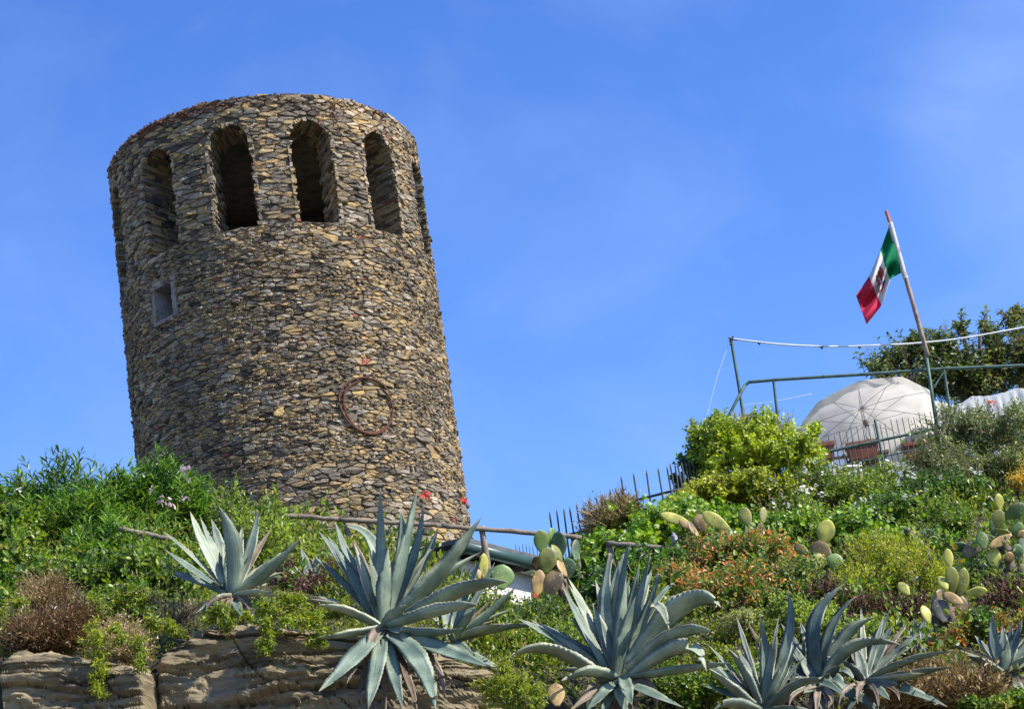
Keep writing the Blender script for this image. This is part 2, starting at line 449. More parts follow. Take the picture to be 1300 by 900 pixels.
def mat_stone(name):
    m, n, l, b = new_mat(name)
    g = n.new('ShaderNodeNewGeometry')
    tc = n.new('ShaderNodeTexCoord')
    kk = (1.10, 1.02, .99)
    r = ramp_node(n, [(p_, tuple(c_ * k_ for c_, k_ in zip(col_, kk))) for p_, col_ in [(0.0, (0.07, 0.062, 0.05)), (0.10, (0.155, 0.135, 0.10)), (0.24, (0.26, 0.205, 0.112)),
                      (0.38, (0.185, 0.165, 0.122)), (0.50, (0.31, 0.25, 0.14)), (0.62, (0.22, 0.20, 0.155)),
                      (0.73, (0.36, 0.285, 0.155)), (0.82, (0.31, 0.285, 0.22)), (0.90, (0.42, 0.305, 0.135)),
                      (0.95, (0.42, 0.37, 0.28)), (0.995, (0.28, 0.10, 0.07))]], 'CONSTANT')
    l.new(g.outputs['Random Per Island'], r.inputs[0])
    nz = n.new('ShaderNodeTexNoise'); nz.inputs['Scale'].default_value = 13; nz.inputs['Detail'].default_value = 8
    nz.inputs['Roughness'].default_value = 0.65
    l.new(tc.outputs['Object'], nz.inputs['Vector'])
    mr = n.new('ShaderNodeMapRange'); mr.inputs[1].default_value = 0.3; mr.inputs[2].default_value = 0.7
    mr.inputs[3].default_value = 0.62; mr.inputs[4].default_value = 1.3
    l.new(nz.outputs[0], mr.inputs[0])
    mu = n.new('ShaderNodeMixRGB'); mu.blend_type = 'MULTIPLY'; mu.inputs[0].default_value = 1
    l.new(r.outputs[0], mu.inputs[1]); l.new(mr.outputs[0], mu.inputs[2])
    # black weathering crust and pale lichen in broad patches
    n2 = n.new('ShaderNodeTexNoise'); n2.inputs['Scale'].default_value = 0.75; n2.inputs['Detail'].default_value = 5
    l.new(tc.outputs['Object'], n2.inputs['Vector'])
    m2 = n.new('ShaderNodeMapRange'); m2.inputs[1].default_value = 0.46; m2.inputs[2].default_value = 0.66
    m2.inputs[3].default_value = 0; m2.inputs[4].default_value = 0.42
    l.new(n2.outputs[0], m2.inputs[0])
    mx = n.new('ShaderNodeMixRGB'); mx.inputs[2].default_value = (0.062, 0.060, 0.052, 1)
    l.new(m2.outputs[0], mx.inputs[0]); l.new(mu.outputs[0], mx.inputs[1])
    n3 = n.new('ShaderNodeTexNoise'); n3.inputs['Scale'].default_value = 6; n3.inputs['Detail'].default_value = 8
    n3.inputs['Roughness'].default_value = 0.7
    l.new(tc.outputs['Object'], n3.inputs['Vector'])
    m3 = n.new('ShaderNodeMapRange'); m3.inputs[1].default_value = 0.60; m3.inputs[2].default_value = 0.68
    m3.inputs[3].default_value = 0; m3.inputs[4].default_value = 0.5
    l.new(n3.outputs[0], m3.inputs[0])
    mz = n.new('ShaderNodeMixRGB'); mz.inputs[2].default_value = (0.30, 0.28, 0.20, 1)
    l.new(m3.outputs[0], mz.inputs[0]); l.new(mx.outputs[0], mz.inputs[1])
    l.new(mz.outputs[0], b.inputs['Base Color'])
    b.inputs['Roughness'].default_value = 0.85
    b.inputs['Specular IOR Level'].default_value = 0.25
    nb = n.new('ShaderNodeTexNoise'); nb.inputs['Scale'].default_value = 28; nb.inputs['Detail'].default_value = 7
    mp = n.new('ShaderNodeMapping'); mp.inputs['Scale'].default_value = (1, 1, 2.4)
    l.new(tc.outputs['Object'], mp.inputs[0]); l.new(mp.outputs[0], nb.inputs['Vector'])
    bp = n.new('ShaderNodeBump'); bp.inputs['Strength'].default_value = 0.8; bp.inputs['Distance'].default_value = 0.03
    l.new(nb.outputs[0], bp.inputs['Height']); l.new(bp.outputs[0], b.inputs['Normal'])
    return m
M['stone'] = mat_stone('rubble_stone')
M['mortar'] = mat_simple('old_mortar', (0.12, 0.10, 0.07), 0.95, 0.5, 4, 0.9, 26)
M['plaster'] = mat_simple('old_plaster', (0.25, 0.25, 0.25), 0.9, 0.3, 6, 0.4, 40)
M['plaster_pink'] = mat_simple('pinkish_plaster', (0.23, 0.195, 0.165), 0.9, 0.35, 9, 0.5, 40)
M['rust'] = mat_simple('rusty_iron', (0.10, 0.038, 0.022), 0.8, 0.45, 18, 0.3, 60)
M['moss_red'] = mat_simple('reddish_lichen', (0.22, 0.095, 0.06), 0.95, 0.5, 6)

def mat_rock(name):
    m, n, l, b = new_mat(name)
    tc = n.new('ShaderNodeTexCoord')
    mp = n.new('ShaderNodeMapping'); mp.inputs['Rotation'].default_value = (0, rad(-7), 0); mp.inputs['Scale'].default_value = (0.45, 0.45, 3.2)
    l.new(tc.outputs['Object'], mp.inputs[0])
    nz = n.new('ShaderNodeTexNoise'); nz.inputs['Scale'].default_value = 2.6; nz.inputs['Detail'].default_value = 9; nz.inputs['Roughness'].default_value = 0.62
    nz.inputs['Distortion'].default_value = 0.5
    l.new(mp.outputs[0], nz.inputs['Vector'])
    r = ramp_node(n, [(0.30, (0.05, 0.041, 0.028)), (0.42, (0.125, 0.10, 0.06)), (0.53, (0.225, 0.178, 0.10)), (0.66, (0.285, 0.23, 0.14)), (0.78, (0.15, 0.135, 0.10))])
    l.new(nz.outputs[0], r.inputs[0])
    n2 = n.new('ShaderNodeTexNoise'); n2.inputs['Scale'].default_value = 1.1; n2.inputs['Detail'].default_value = 6
    l.new(tc.outputs['Object'], n2.inputs['Vector'])
    m2 = n.new('ShaderNodeMapRange'); m2.inputs[1].default_value = 0.5; m2.inputs[2].default_value = 0.7; m2.inputs[3].default_value = 0; m2.inputs[4].default_value = 0.55
    l.new(n2.outputs[0], m2.inputs[0])
    mx = n.new('ShaderNodeMixRGB'); mx.inputs[2].default_value = (0.15, 0.14, 0.12, 1)
    l.new(m2.outputs[0], mx.inputs[0]); l.new(r.outputs[0], mx.inputs[1])
    l.new(mx.outputs[0], b.inputs['Base Color'])
    b.inputs['Roughness'].default_value = 0.9; b.inputs['Specular IOR Level'].default_value = 0.2
    bp = n.new('ShaderNodeBump'); bp.inputs['Strength'].default_value = 1.0; bp.inputs['Distance'].default_value = 0.05
    l.new(nz.outputs[0], bp.inputs['Height']); l.new(bp.outputs[0], b.inputs['Normal'])
    return m
M['rock'] = mat_rock('layered_sandstone')
M['soil'] = mat_simple('soil', (0.045, 0.038, 0.024), 0.95, 0.45, 2.5, 0.8, 18)
M['ground'] = mat_simple('ground', (0.14, 0.125, 0.09), 0.95, 0.35, 0.3, 0.4, 8)
M['wood'] = mat_simple('weathered_wood', (0.19, 0.155, 0.12), 0.85, 0.35, 9, 0.5, 50)
M['greenpipe'] = mat_simple('green_painted_pipe', (0.05, 0.105, 0.088), 0.55, 0.5, 12, 0.3, 40)
M['iron'] = mat_simple('dark_iron', (0.028, 0.032, 0.034), 0.6, 0.4, 10)
M['polewood'] = mat_simple('flaking_white_paint_on_wood', (0.27, 0.20, 0.165), 0.8, 0.5, 11, 0.4, 40, col2=(0.16, 0.085, 0.06))
M['polered'] = mat_simple('faded_red_paint', (0.22, 0.075, 0.065), 0.7, 0.4, 12)
M['white'] = mat_simple('white_paint', (0.78, 0.77, 0.74), 0.6, 0.08, 3)
M['rope'] = mat_simple('white_cord', (0.66, 0.68, 0.70), 0.7, 0.2, 6)
M['terracotta'] = mat_simple('terracotta', (0.22, 0.075, 0.045), 0.8, 0.3, 9, 0.2, 50)
M['plastic_white'] = mat_simple('white_plastic', (0.75, 0.76, 0.76), 0.4, 0.05, 3)
M['concrete'] = mat_simple('terrace_concrete', (0.36, 0.34, 0.30), 0.9, 0.25, 2.5, 0.3, 20)
M['wall_white'] = mat_simple('white_render', (0.66, 0.67, 0.69), 0.85, 0.1, 2)
M['gutter'] = mat_simple('dark_green_gutter', (0.035, 0.075, 0.07), 0.4, 0.2, 4)
M['roof'] = mat_simple('slate_roof', (0.10, 0.10, 0.10), 0.8, 0.3, 5, 0.3, 20)
M['blue'] = mat_simple('blue_plastic', (0.05, 0.16, 0.50), 0.5, 0.2, 5)
M['table'] = mat_simple('brown_wood', (0.12, 0.065, 0.04), 0.6, 0.3, 9)
M['rib'] = mat_simple('parasol_rib', (0.30, 0.28, 0.25), 0.6, 0.2, 6)

def mat_fabric(name, col, trans=0.45, tr_col=None, weave=140):
    m, n, l, b = new_mat(name)
    tc = n.new('ShaderNodeTexCoord')
    nz = n.new('ShaderNodeTexNoise'); nz.inputs['Scale'].default_value = 3.5; nz.inputs['Detail'].default_value = 6
    l.new(tc.outputs['Object'], nz.inputs['Vector'])
    r = ramp_node(n, [(0.3, tuple(c * 0.86 for c in col)), (0.6, col)])
    l.new(nz.outputs[0], r.inputs[0]); l.new(r.outputs[0], b.inputs['Base Color'])
    b.inputs['Roughness'].default_value = 0.85; b.inputs['Specular IOR Level'].default_value = 0.15
    tr = n.new('ShaderNodeBsdfTranslucent')
    if tr_col: tr.inputs[0].default_value = (*tr_col, 1)
    else: l.new(r.outputs[0], tr.inputs[0])
    mx = n.new('ShaderNodeMixShader'); mx.inputs[0].default_value = trans
    l.new(b.outputs[0], mx.inputs[1]); l.new(tr.outputs[0], mx.inputs[2])
    l.new(mx.outputs[0], n['Material Output'].inputs['Surface'])
    return m
M['canvas'] = mat_fabric('cream_parasol_canvas', (0.86, 0.84, 0.78), 0.74)
M['canvas_white'] = mat_fabric('white_awning_canvas', (0.80, 0.80, 0.78), 0.35)
M['flag_g'] = mat_fabric('flag_green', (0.012, 0.25, 0.10), 0.4)
M['flag_w'] = mat_fabric('flag_white', (0.76, 0.75, 0.74), 0.4)
M['flag_r'] = mat_fabric('flag_red', (0.72, 0.06, 0.13), 0.5)
M['em_gold'] = mat_simple('emblem_gold', (0.24, 0.075, 0.055), 0.8, 0.3, 20)
M['em_red'] = mat_simple('emblem_red', (0.33, 0.045, 0.06), 0.8, 0.2, 20)
M['em_blue'] = mat_simple('emblem_blue', (0.05, 0.06, 0.22), 0.8, 0.2, 20)
M['em_white'] = mat_simple('emblem_white', (0.70, 0.66, 0.62), 0.8, 0.1, 20)

# ------------------------------------------------------------------ terrain
CT = [(-60, 845, 17.3), (150, 835, 17.3), (300, 812, 17.5), (480, 830, 17.3), (600, 862, 17.2), (700, 905, 17.0), (850, 930, 16.9),
      (1000, 940, 16.8), (1150, 945, 16.8), (1320, 945, 16.8),
      (-40, 760, 19.2), (100, 755, 19.2), (300, 752, 19.2), (480, 752, 19.2), (650, 815, 18.8), (800, 810, 18.8), (960, 838, 18.6), (1150, 832, 18.6), (1320, 815, 18.6),
      (0, 700, 21), (100, 702, 21), (300, 700, 21), (500, 718, 21), (680, 790, 21), (850, 755, 21), (1000, 768, 21), (1150, 762, 21), (1320, 735, 21),
      (0, 690, 25), (200, 688, 25), (400, 705, 25), (560, 745, 25), (680, 812, 24.5), (800, 735, 24), (900, 700, 24), (1000, 700, 24), (1150, 690, 24), (1320, 665, 24),
      (850, 680, 27), (950, 650, 27), (1050, 645, 27.5), (1200, 632, 27.5), (1350, 610, 27.5),
      (1000, 630, 30.5), (1150, 625, 30.5), (1300, 610, 30.5), (800, 725, 31),
      (0, 680, 43), (200, 685, 43), (400, 690, 43), (600, 735, 43), (800, 735, 43), (1000, 650, 43), (1250, 620, 43)]
_pts = np.array([tuple(P(*c)) for c in CT])
_far = np.array([(-34, 20, 5), (-34, 45, 11), (34, 20, 5), (36, 45, 10.5), (-25, 70, 11), (0, 72, 11), (25, 72, 11), (20, 18, 5.0), (-20, 18, 5.3)], float)
_pts = np.vstack([_pts, _far])
def _tps_k(r2): return np.where(r2 > 1e-9, r2 * np.log(np.maximum(r2, 1e-9)), 0.0)
_A = _pts[:, :2]; _n = len(_A)
_K = _tps_k(((_A[:, None] - _A[None]) ** 2).sum(-1)) + np.eye(_n) * 0.6
_Q = np.hstack([np.ones((_n, 1)), _A])
_W = np.linalg.solve(np.block([[_K, _Q], [_Q.T, np.zeros((3, 3))]]), np.concatenate([_pts[:, 2], np.zeros(3)]))
def hz(xy):
    xy = np.atleast_2d(np.asarray(xy, float))
    k = _tps_k(((xy[:, None] - _A[None]) ** 2).sum(-1))
    return np.clip(k @ _W[:_n] + np.hstack([np.ones((len(xy), 1)), xy]) @ _W[_n:], 2.0, 16.0)
def hz1(x, y): return float(hz([(x, y)])[0])

def build_ground():
    s = 3000.0
    me = mesh_np('ground', [(-s, -s, 0), (s, -s, 0), (s, s, 0), (-s, s, 0)], [[(0, 1, 2, 3)]])
    tag(link('ground', me, M['ground']), 'bare ground far below the hillside', kind='structure')
    # hillside heightfield with a steep face towards the camera
    xs = np.linspace(-40, 40, 201)
    ys = np.concatenate([np.linspace(17.1, 34, 90), np.linspace(34.5, 80, 50)])
    X, Y = np.meshgrid(xs, ys)
    Z = hz(np.stack([X.ravel(), Y.ravel()], 1)).reshape(X.shape)
    for j in range(X.shape[0]):
        for i in range(X.shape[1]):
            Z[j, i] += 0.10 * N3((X[j, i] * .7, Y[j, i] * .7, 3.1)) + 0.05 * N3((X[j, i] * 2.1, Y[j, i] * 2.1, 8.1))
    fade = np.clip((80 - Y) / 12, 0, 1)
    Z = Z * fade - 0.3 * (1 - fade)
    V = np.stack([X, Y, Z], -1)
    front = V[0].copy(); rows = [V]
    skirt = []
    for k, f in enumerate([0.0, 0.35, 0.7]):
        r = front.copy(); r[:, 2] = front[:, 2] * f - 0.2; r[:, 1] = front[:, 1] - 0.5 * (1 - f) + 0.0
        skirt.append(r)
    V = np.concatenate([np.array(skirt), V], 0)
    h, w = V.shape[:2]
    side_l = V[:, 0].copy(); side_r = V[:, -1].copy()
    side_l[:, 0] -= 25; side_l[:, 2] = -0.3; side_r[:, 0] += 25; side_r[:, 2] = -0.3
    V = np.concatenate([side_l[:, None], V, side_r[:, None]], 1)
    h, w = V.shape[:2]
    idx = np.arange(h * w).reshape(h, w)
    F = np.stack([idx[:-1, :-1], idx[:-1, 1:], idx[1:, 1:], idx[1:, :-1]], -1).reshape(-1, 4)
    me = mesh_np('hillside', V.reshape(-1, 3), [F], smooth=True)
    tag(link('hillside', me, M['soil']), 'steep planted hillside below the tower', kind='structure')
build_ground()

# ------------------------------------------------------------------ layered rock outcrop
def build_rock(name, edge, d0, label, thick=1.6, seed=0, lean=0.35, nu=270, nv=190):
    """edge: list of (px,py) along the upper brow; the rock body drops to the ground below and runs back into the hill."""
    ex = np.array([e[0] for e in edge], float); ey = np.array([e[1] for e in edge], float)
    us = np.linspace(ex[0], ex[-1], nu)
    cols = []
    L_ = len(us)
    for a, px in enumerate(us):
        py = np.interp(px, ex, ey) + 5 * N3((px * 0.021, seed, 0.3)) + 2.5 * N3((px * .09, seed, 4.3))
        top = P(px, py, d0)
        edge_f = min(1.0, min(a, L_ - 1 - a) / 9.0)
        inset = (1 - math.sqrt(max(0, 1 - (1 - edge_f) ** 2))) * 0.5
        col = []
        for b in range(nv):
            t = b / (nv - 1)
            if t < 0.22:                      # upper surface running back
                q = 1 - t / 0.22
                p = Vector((top.x, top.y + 0.12 + q * thick, top.z + 0.05 * q + 0.03 - inset * 0.6))
                nrm = Vector((0, -0.3, 1)).normalized()
                amp = 0.75 + 0.25 * (1 - q)
            else:
                q = (t - 0.22) / 0.78
                q2 = q ** 2.3
                p = Vector((top.x, top.y + inset - 0.22 * min(1, q * 5) - lean * q2, top.z - q2 * (top.z + 0.2)))
                nrm = Vector((0, -1, 0.15)).normalized()
                amp = 1.0
            # bedding: stepped ledges dipping gently, plus block joints and roughness
            zz = p.z + 0.16 * p.x * 0.5 + 0.16 * N3((p.x * .8, p.z * .8, seed + 2.0))
            bed = N3((seed * 3.1, 0.4, zz * 4.2)) + 0.6 * N3((p.x * .35, 1.4 + seed, zz * 10.0))
            st = math.floor(zz * 6.0) / 6.0
            ledge = N3((p.x * .45 + seed, 7.7, st * 9.1))
            jn = abs(N3((p.x * 0.9 + 0.35 * p.z + .25 * N3(p, 1.7), seed + 5.2, p.z * .8)))
            crack = -0.05 * max(0, 1 - jn / 0.012)
            thin = Vector((p.x * 1.6, p.y * 1.6, zz * 13))
            rough = 0.05 * N3(p, 2.4) + 0.03 * N3(p, 6.3) + 0.014 * N3(p, 15) + .030 * N3(thin) + .018 * abs(N3(thin, 2.3))
            wp = Vector((p.x * .8 + .22 * p.z, p.y * .6, zz * 3.6)) + Vector((N3(p, 1.9), 0, N3(p + Vector((9, 0, 0)), 1.9))) * .22
            vd, vp = noise.voronoi(wp)
            blk = noise.cell(vp[0] * 7.3 + Vector((seed, 0, 0)))
            frac = -.07 * max(0, 1 - (vd[1] - vd[0]) / .10)
            wp2 = wp * 2.7
            vd2, vp2 = noise.voronoi(wp2)
            frac2 = -.022 * max(0, 1 - (vd2[1] - vd2[0]) / .16)
            p = p + nrm * amp * (0.035 * bed + 0.025 * ledge + crack + rough + .05 * blk + .02 * noise.cell(vp2[0] * 5.1) + .4 * frac + .8 * frac2 + .05 * abs(N3(thin * .6)) - .03 * (abs(N3((p.x * .5, seed, zz * 7))) < .07))
            col.append(p)
        cols.append(col)
    V = np.array([[tuple(p) for p in c] for c in cols])
    idx = np.arange(nu * nv).reshape(nu, nv)
    F = np.stack([idx[:-1, :-1], idx[:-1, 1:], idx[1:, 1:], idx[1:, :-1]], -1).reshape(-1, 4)
    # end caps fold back into the hill
    ends = []
    capV = []
    for e in (0, nu - 1):
        base = nu * nv + len(capV)
        capV += [(v[0], v[1] + 2.0, v[2]) for v in V[e]]
        q = np.arange(nv)
        a, b2 = idx[e], base + q
        f = np.stack([a[:-1], a[1:], b2[1:], b2[:-1]], -1)
        ends.append(f if e else f[:, ::-1])
    me = mesh_np(name, np.vstack([V.reshape(-1, 3), capV]), [F] + ends, smooth=False)
    return tag(link(name, me, M['rock']), label, kind='structure')
build_rock('rock_outcrop', [(196, 838), (215, 822), (245, 806), (300, 795), (345, 800), (420, 806), (500, 818), (560, 832), (610, 846), (640, 862), (660, 885)], 16.75,
           'pale layered rock face under the agaves', seed=1)
build_rock('rock_outcrop', [(4, 848), (20, 834), (60, 833), (120, 838), (170, 846), (192, 860)], 16.35, 'tawny squared rock block with a dry bush on its top', seed=4)
build_rock('rock_outcrop', [(640, 915), (760, 925), (900, 925), (1040, 930), (1200, 930), (1330, 925)], 16.3, 'shaded rock ledge below the agave bank', seed=9, nu=120)

# ------------------------------------------------------------------ the tower
TX, TY = -5.10, 43.2
TR = 3.50
T_BASE = 9.5
T_SILL = P(400, 283, TY - TR).z + 0.12
T_TOP = P(345, 122, TY - TR).z
WALL = 0.95
W_W, W_H = 0.96, T_TOP - T_SILL - 0.56       # window opening
WIN_T = [rad(a + 6.7) for a in (-75, -42, -12.0, 16.8, 45, 75, 107, 137, 167, 197, 227, 257)]
SW_T = rad(-45 + 6.7)                              # small window
_psw = P(207, 390, TY - TR * 0.68)
SW_Z0, SW_Z1, SW_W = _psw.z - 0.44, _psw.z + 0.32, 0.56
FLARE = 0.006                                   # the drum widens very slightly upwards
def lean(z): return 0.018 * (T_TOP - z)             # the old drum leans a little
def cyl(th, r, z):
    r = r + FLARE * (z - 17.0)
    return (TX + lean(z) + r * math.sin(th), TY - r * math.cos(th), z)
ARCH_R = W_W / 2
def arch_z(t):                                  # height of the opening above the sill at offset t
    return T_SILL + W_H - ARCH_R * 0.95 + math.sqrt(max(0, ARCH_R ** 2 - t * t)) * 0.95
def adiff(a, b): return (a - b + math.pi) % (2 * math.pi) - math.pi
def in_open(u, v, mg=0.0):
    """(u,v) on the outer surface, u = angle*TR; signed test for window openings grown by mg."""
    th = u / TR
    if v > T_SILL - 0.5:
        for w in WIN_T:
            t = TR * math.sin(adiff(th, w)) if abs(adiff(th, w)) < 0.5 else 9
            if abs(t) < W_W / 2 + mg and T_SILL - mg < v:
                if v < arch_z(max(-ARCH_R, min(ARCH_R, t))) + mg * (1 if abs(t) < ARCH_R else 0.0):
                    return ('w', w, t)
    d = adiff(th, SW_T)
    if abs(d) < 0.4:
        t = TR * math.sin(d)
        if abs(t) < SW_W / 2 + mg and SW_Z0 - mg < v < SW_Z1 + mg:
            return ('s', SW_T, t)
    return None

def build_tower():
    tw = thing('stone_tower', (TX, TY, T_BASE), 'tall round rubble stone tower with arched openings under its rim', 'tower')
    # --- core wall (mortar) with openings
    mb = MB()
    r_o, r_i = TR - 0.022, TR - WALL
    angs = []
    na = 120
    marks = []
    for w in WIN_T:
        hw = math.asin(W_W / 2 / r_o)
        for k in range(13):
            t = -W_W / 2 + W_W * k / 12
            marks.append((w + math.asin(t / r_o), w, t))
    grid = sorted(set([round(2 * math.pi * k / na, 6) for k in range(na)]))
    # lower drum with the small window hole
    hwS = math.asin(SW_W / 2 / r_o)
    lower = sorted([g for g in [2 * math.pi * k / na - math.pi for k in range(na)] if abs(adiff(g, SW_T)) > hwS + 0.01] + [SW_T - hwS, SW_T + hwS])
    zs = [T_BASE - 1, SW_Z0, SW_Z1, T_SILL]
    for k in range(len(lower)):
        a0, a1 = lower[k], lower[(k + 1) % len(lower)] + (2 * math.pi if k == len(lower) - 1 else 0)
        hole = abs(adiff((a0 + a1) / 2, SW_T)) < hwS * 0.9
        for z0, z1 in zip(zs[:-1], zs[1:]):
            if hole and z0 == SW_Z0: continue
            mb.add([cyl(a0, r_o, z0), cyl(a1, r_o, z0), cyl(a1, r_o, z1), cyl(a0, r_o, z1)], [(0, 1, 2, 3)])
    # upper band
    for wi, w in enumerate(WIN_T):
        nxt = WIN_T[(wi + 1) % len(WIN_T)] + (2 * math.pi if wi == len(WIN_T) - 1 else 0)
        ho, hi = math.asin(W_W / 2 / r_o), math.asin(W_W / 2 / r_i)
        for r, h, flip in ((r_o, ho, 0), (r_i, hi, 1)):
            a0, a1 = w + h, nxt - h                      # pier
            for k in range(5):
                b0, b1 = a0 + (a1 - a0) * k / 5, a0 + (a1 - a0) * (k + 1) / 5
                mb.add([cyl(b0, r, T_SILL), cyl(b1, r, T_SILL), cyl(b1, r, T_TOP), cyl(b0, r, T_TOP)], [(0, 1, 2, 3)])
            for k in range(12):                          # spandrel above the arch
                t0, t1 = -W_W / 2 + W_W * k / 12, -W_W / 2 + W_W * (k + 1) / 12
                c0, c1 = w + math.asin(t0 / r), w + math.asin(t1 / r)
                mb.add([cyl(c0, r, arch_z(t0)), cyl(c1, r, arch_z(t1)), cyl(c1, r, T_TOP), cyl(c0, r, T_TOP)], [(0, 1, 2, 3)])
        path = [(-W_W / 2, T_SILL)] + [(-W_W / 2 + W_W * k / 12, arch_z(-W_W / 2 + W_W * k / 12)) for k in range(13)] + [(W_W / 2, T_SILL)]
        for (t0, z0), (t1, z1) in zip(path[:-1], path[1:]):
            q = []
            for t, z in ((t0, z0), (t1, z1)):
                q.append((cyl(w + math.asin(t / r_o), r_o, z), cyl(w + math.asin(t / r_i), r_i, z)))
            mb.add([q[0][0], q[1][0], q[1][1], q[0][1]], [(0, 1, 2, 3)])
    # sill floor, roof ceiling and parapet top
    for k in range(na):
        a0, a1 = 2 * math.pi * k / na, 2 * math.pi * (k + 1) / na
        mb.add([cyl(a0, r_o, T_SILL), cyl(a1, r_o, T_SILL), (TX + lean(T_SILL), TY, T_SILL)], [(0, 1, 2)])
        mb.add([cyl(a0, r_o, T_TOP), cyl(a1, r_o, T_TOP), (TX, TY, T_TOP - 0.05)], [(0, 1, 2)])
        mb.add([cyl(a0, r_i + .02, T_TOP - 0.28), cyl(a1, r_i + .02, T_TOP - 0.28), (TX, TY, T_TOP - 0.28)], [(0, 1, 2)])
    mb.build('masonry_core', M['mortar'], tw)

    # --- facing stones: an irregular flattened cell pattern, every stone a faceted block
    AN = 2.75
    u0, u1 = rad(-118) * TR, rad(118) * TR
    pts = []
    v = T_BASE + 0.2
    while v < T_TOP + 0.02:
        f = (v - T_BASE) / (T_TOP - T_BASE)
        low = max(0, 1 - (v - P(400, 650, TY - TR).z) / 1.2)
        band = v > T_SILL - 0.1
        dv = random.choice([.031, .037, .045, .056, .08]) * random.uniform(.85, 1.15) * (1 + 1.1 * max(0, min(1, low)))
        if band: dv = random.uniform(0.042, 0.085)
        u = u0 + random.uniform(0, .2)
        while u < u1:
            du = dv * AN * random.choice([0.4, 0.55, .75, 1, 1, 1.5, 2.2] if not band else [.8, 1.3, 1.8, 2.4, 3.2]) * random.uniform(.8, 1.2)
            wob = 0.05 * N3((u * .9, v * .5, 1.7)) + 0.02 * N3((u * 3, v, 9.7))
            pts.append((u + du * .5, v + wob + random.uniform(-.36, .36) * dv, dv))
            u += du
        v += dv * .96
    big = [p for p in random.sample(pts, int(len(pts) * .045))]
    bigset = set(big); gone = set(); gridp = {}
    for i, p in enumerate(pts): gridp.setdefault((int(p[0] / .5), int(p[1] / .25)), []).append(i)
    for bp in big:
        rb = random.uniform(.06, .095)
        for a in (-1, 0, 1):
            for c in (-1, 0, 1):
                for i in gridp.get((int(bp[0] / .5) + a, int(bp[1] / .25) + c), ()):
                    q_ = pts[i]
                    if q_ is not bp and math.hypot((q_[0] - bp[0]) / AN, q_[1] - bp[1]) < rb: gone.add(i)
    pts = [(p[0], p[1], max(p[2], .085) if p in bigset else p[2]) for i, p in enumerate(pts) if i not in gone]
    kd = kdtree.KDTree(len(pts))
    for i, p in enumerate(pts): kd.insert((p[0] / AN, p[1], 0), i)
    kd.balance()
    VV, FF3, FF4 = [], [], []
    nv_ = 0
    def emit_cell(poly, mapf, h):
        """poly: list of (u,v) ; mapf(u,v,h)->xyz"""
        nonlocal nv_
        k = len(poly)
        cx = sum(p[0] for p in poly) / k; cy = sum(p[1] for p in poly) / k
        sz = max(.4, min(1, .16 / max(.05, max(p[0] for p in poly) - min(p[0] for p in poly))))
        tu, tv = random.gauss(0, .17) * sz, random.gauss(0.05, .26) * sz
        rings = ((0.99, -0.05, 0), (0.95, h * .62, 0.6), (0.80, h, 1.0))
        for s, hh, tl in rings:
            for p in poly:
                j = random.uniform(-.012, .012)
                uu, vv = cx + (p[0] - cx) * s, cy + (p[1] - cy) * s
                VV.append(mapf(uu, vv, hh + tl * (tu * (p[0] - cx) + tv * (p[1] - cy)) + j * tl))
        VV.append(mapf(cx, cy, h * 1.08))
        b = nv_
        for r in range(2):
            for i in range(k):
                i2 = (i + 1) % k
                FF4.append((b + r * k + i, b + r * k + i2, b + (r + 1) * k + i2, b + (r + 1) * k + i))
        for i in range(k):
            FF3.append((b + 2 * k + i, b + 2 * k + (i + 1) % k, b + 3 * k))
        nv_ += 3 * k + 1
    for i, (pu, pv, dv) in enumerate(pts):
        if in_open(pu, pv, 0.02): continue
        cu, cv = pu / AN, pv
        rr = dv * 2.1
        poly = [(-rr, -rr), (rr, -rr), (rr, rr), (-rr, rr)]
        for co, j, dist in kd.find_n((cu, cv, 0), 18):
            if j == i or dist > 2 * rr * 1.5: continue
            dx, dy = co[0] - cu, co[1] - cv
            lim = (dx * dx + dy * dy) / 2
            out = []
            m_ = len(poly)
            for a in range(m_):
                p, q = poly[a], poly[(a + 1) % m_]
                dp, dq = p[0] * dx + p[1] * dy - lim, q[0] * dx + q[1] * dy - lim
                if dp <= 0: out.append(p)
                if dp * dq < 0:
                    t = dp / (dp - dq)
                    out.append((p[0] + (q[0] - p[0]) * t, p[1] + (q[1] - p[1]) * t))
            poly = out
            if len(poly) < 3: break
        if len(poly) < 3: continue
        # soften the corners, leave a joint
        k = len(poly)
        soft = []
        for a in range(k):
            p, q = poly[a], poly[(a + 1) % k]
            if math.hypot(p[0] - q[0], p[1] - q[1]) < 0.012: soft.append(((p[0] + q[0]) / 2, (p[1] + q[1]) / 2)); continue
            soft.append((p[0] * .87 + q[0] * .13, p[1] * .87 + q[1] * .13))
            soft.append((p[0] * .13 + q[0] * .87, p[1] * .13 + q[1] * .87))
        if len(soft) < 4: continue
        gp = random.uniform(.90, .965)
        poly = [((cu + x * (gp + .03)) * AN, cv + y * gp) for x, y in soft]
        poly = [(u, min(v, T_TOP + 0.04)) for u, v in poly]
        fixed = []
        for u, v in poly:
            o = in_open(u, v, 0.0)
            if o:
                kind, w, t = o
                if kind == 'w':
                    if v < arch_z(0) - ARCH_R * .9 and v > T_SILL + 0.06: t2 = math.copysign(W_W / 2 + random.uniform(-.10, .03), t); u += (math.asin(t2 / TR) - adiff(u / TR, w)) * TR
                    elif v <= T_SILL + 0.06: v = T_SILL
                    else: v = arch_z(t) - random.uniform(-.02, .06)
                else:
                    t2 = math.copysign(SW_W / 2, t); u += (math.asin(t2 / TR) - adiff(u / TR, w)) * TR
            fixed.append((u, v))
        h = random.uniform(0.010, 0.05) + (0.028 if random.random() < .08 else 0)
        emit_cell(fixed, lambda u, v, hh: cyl(u / TR, TR + hh, v), h)
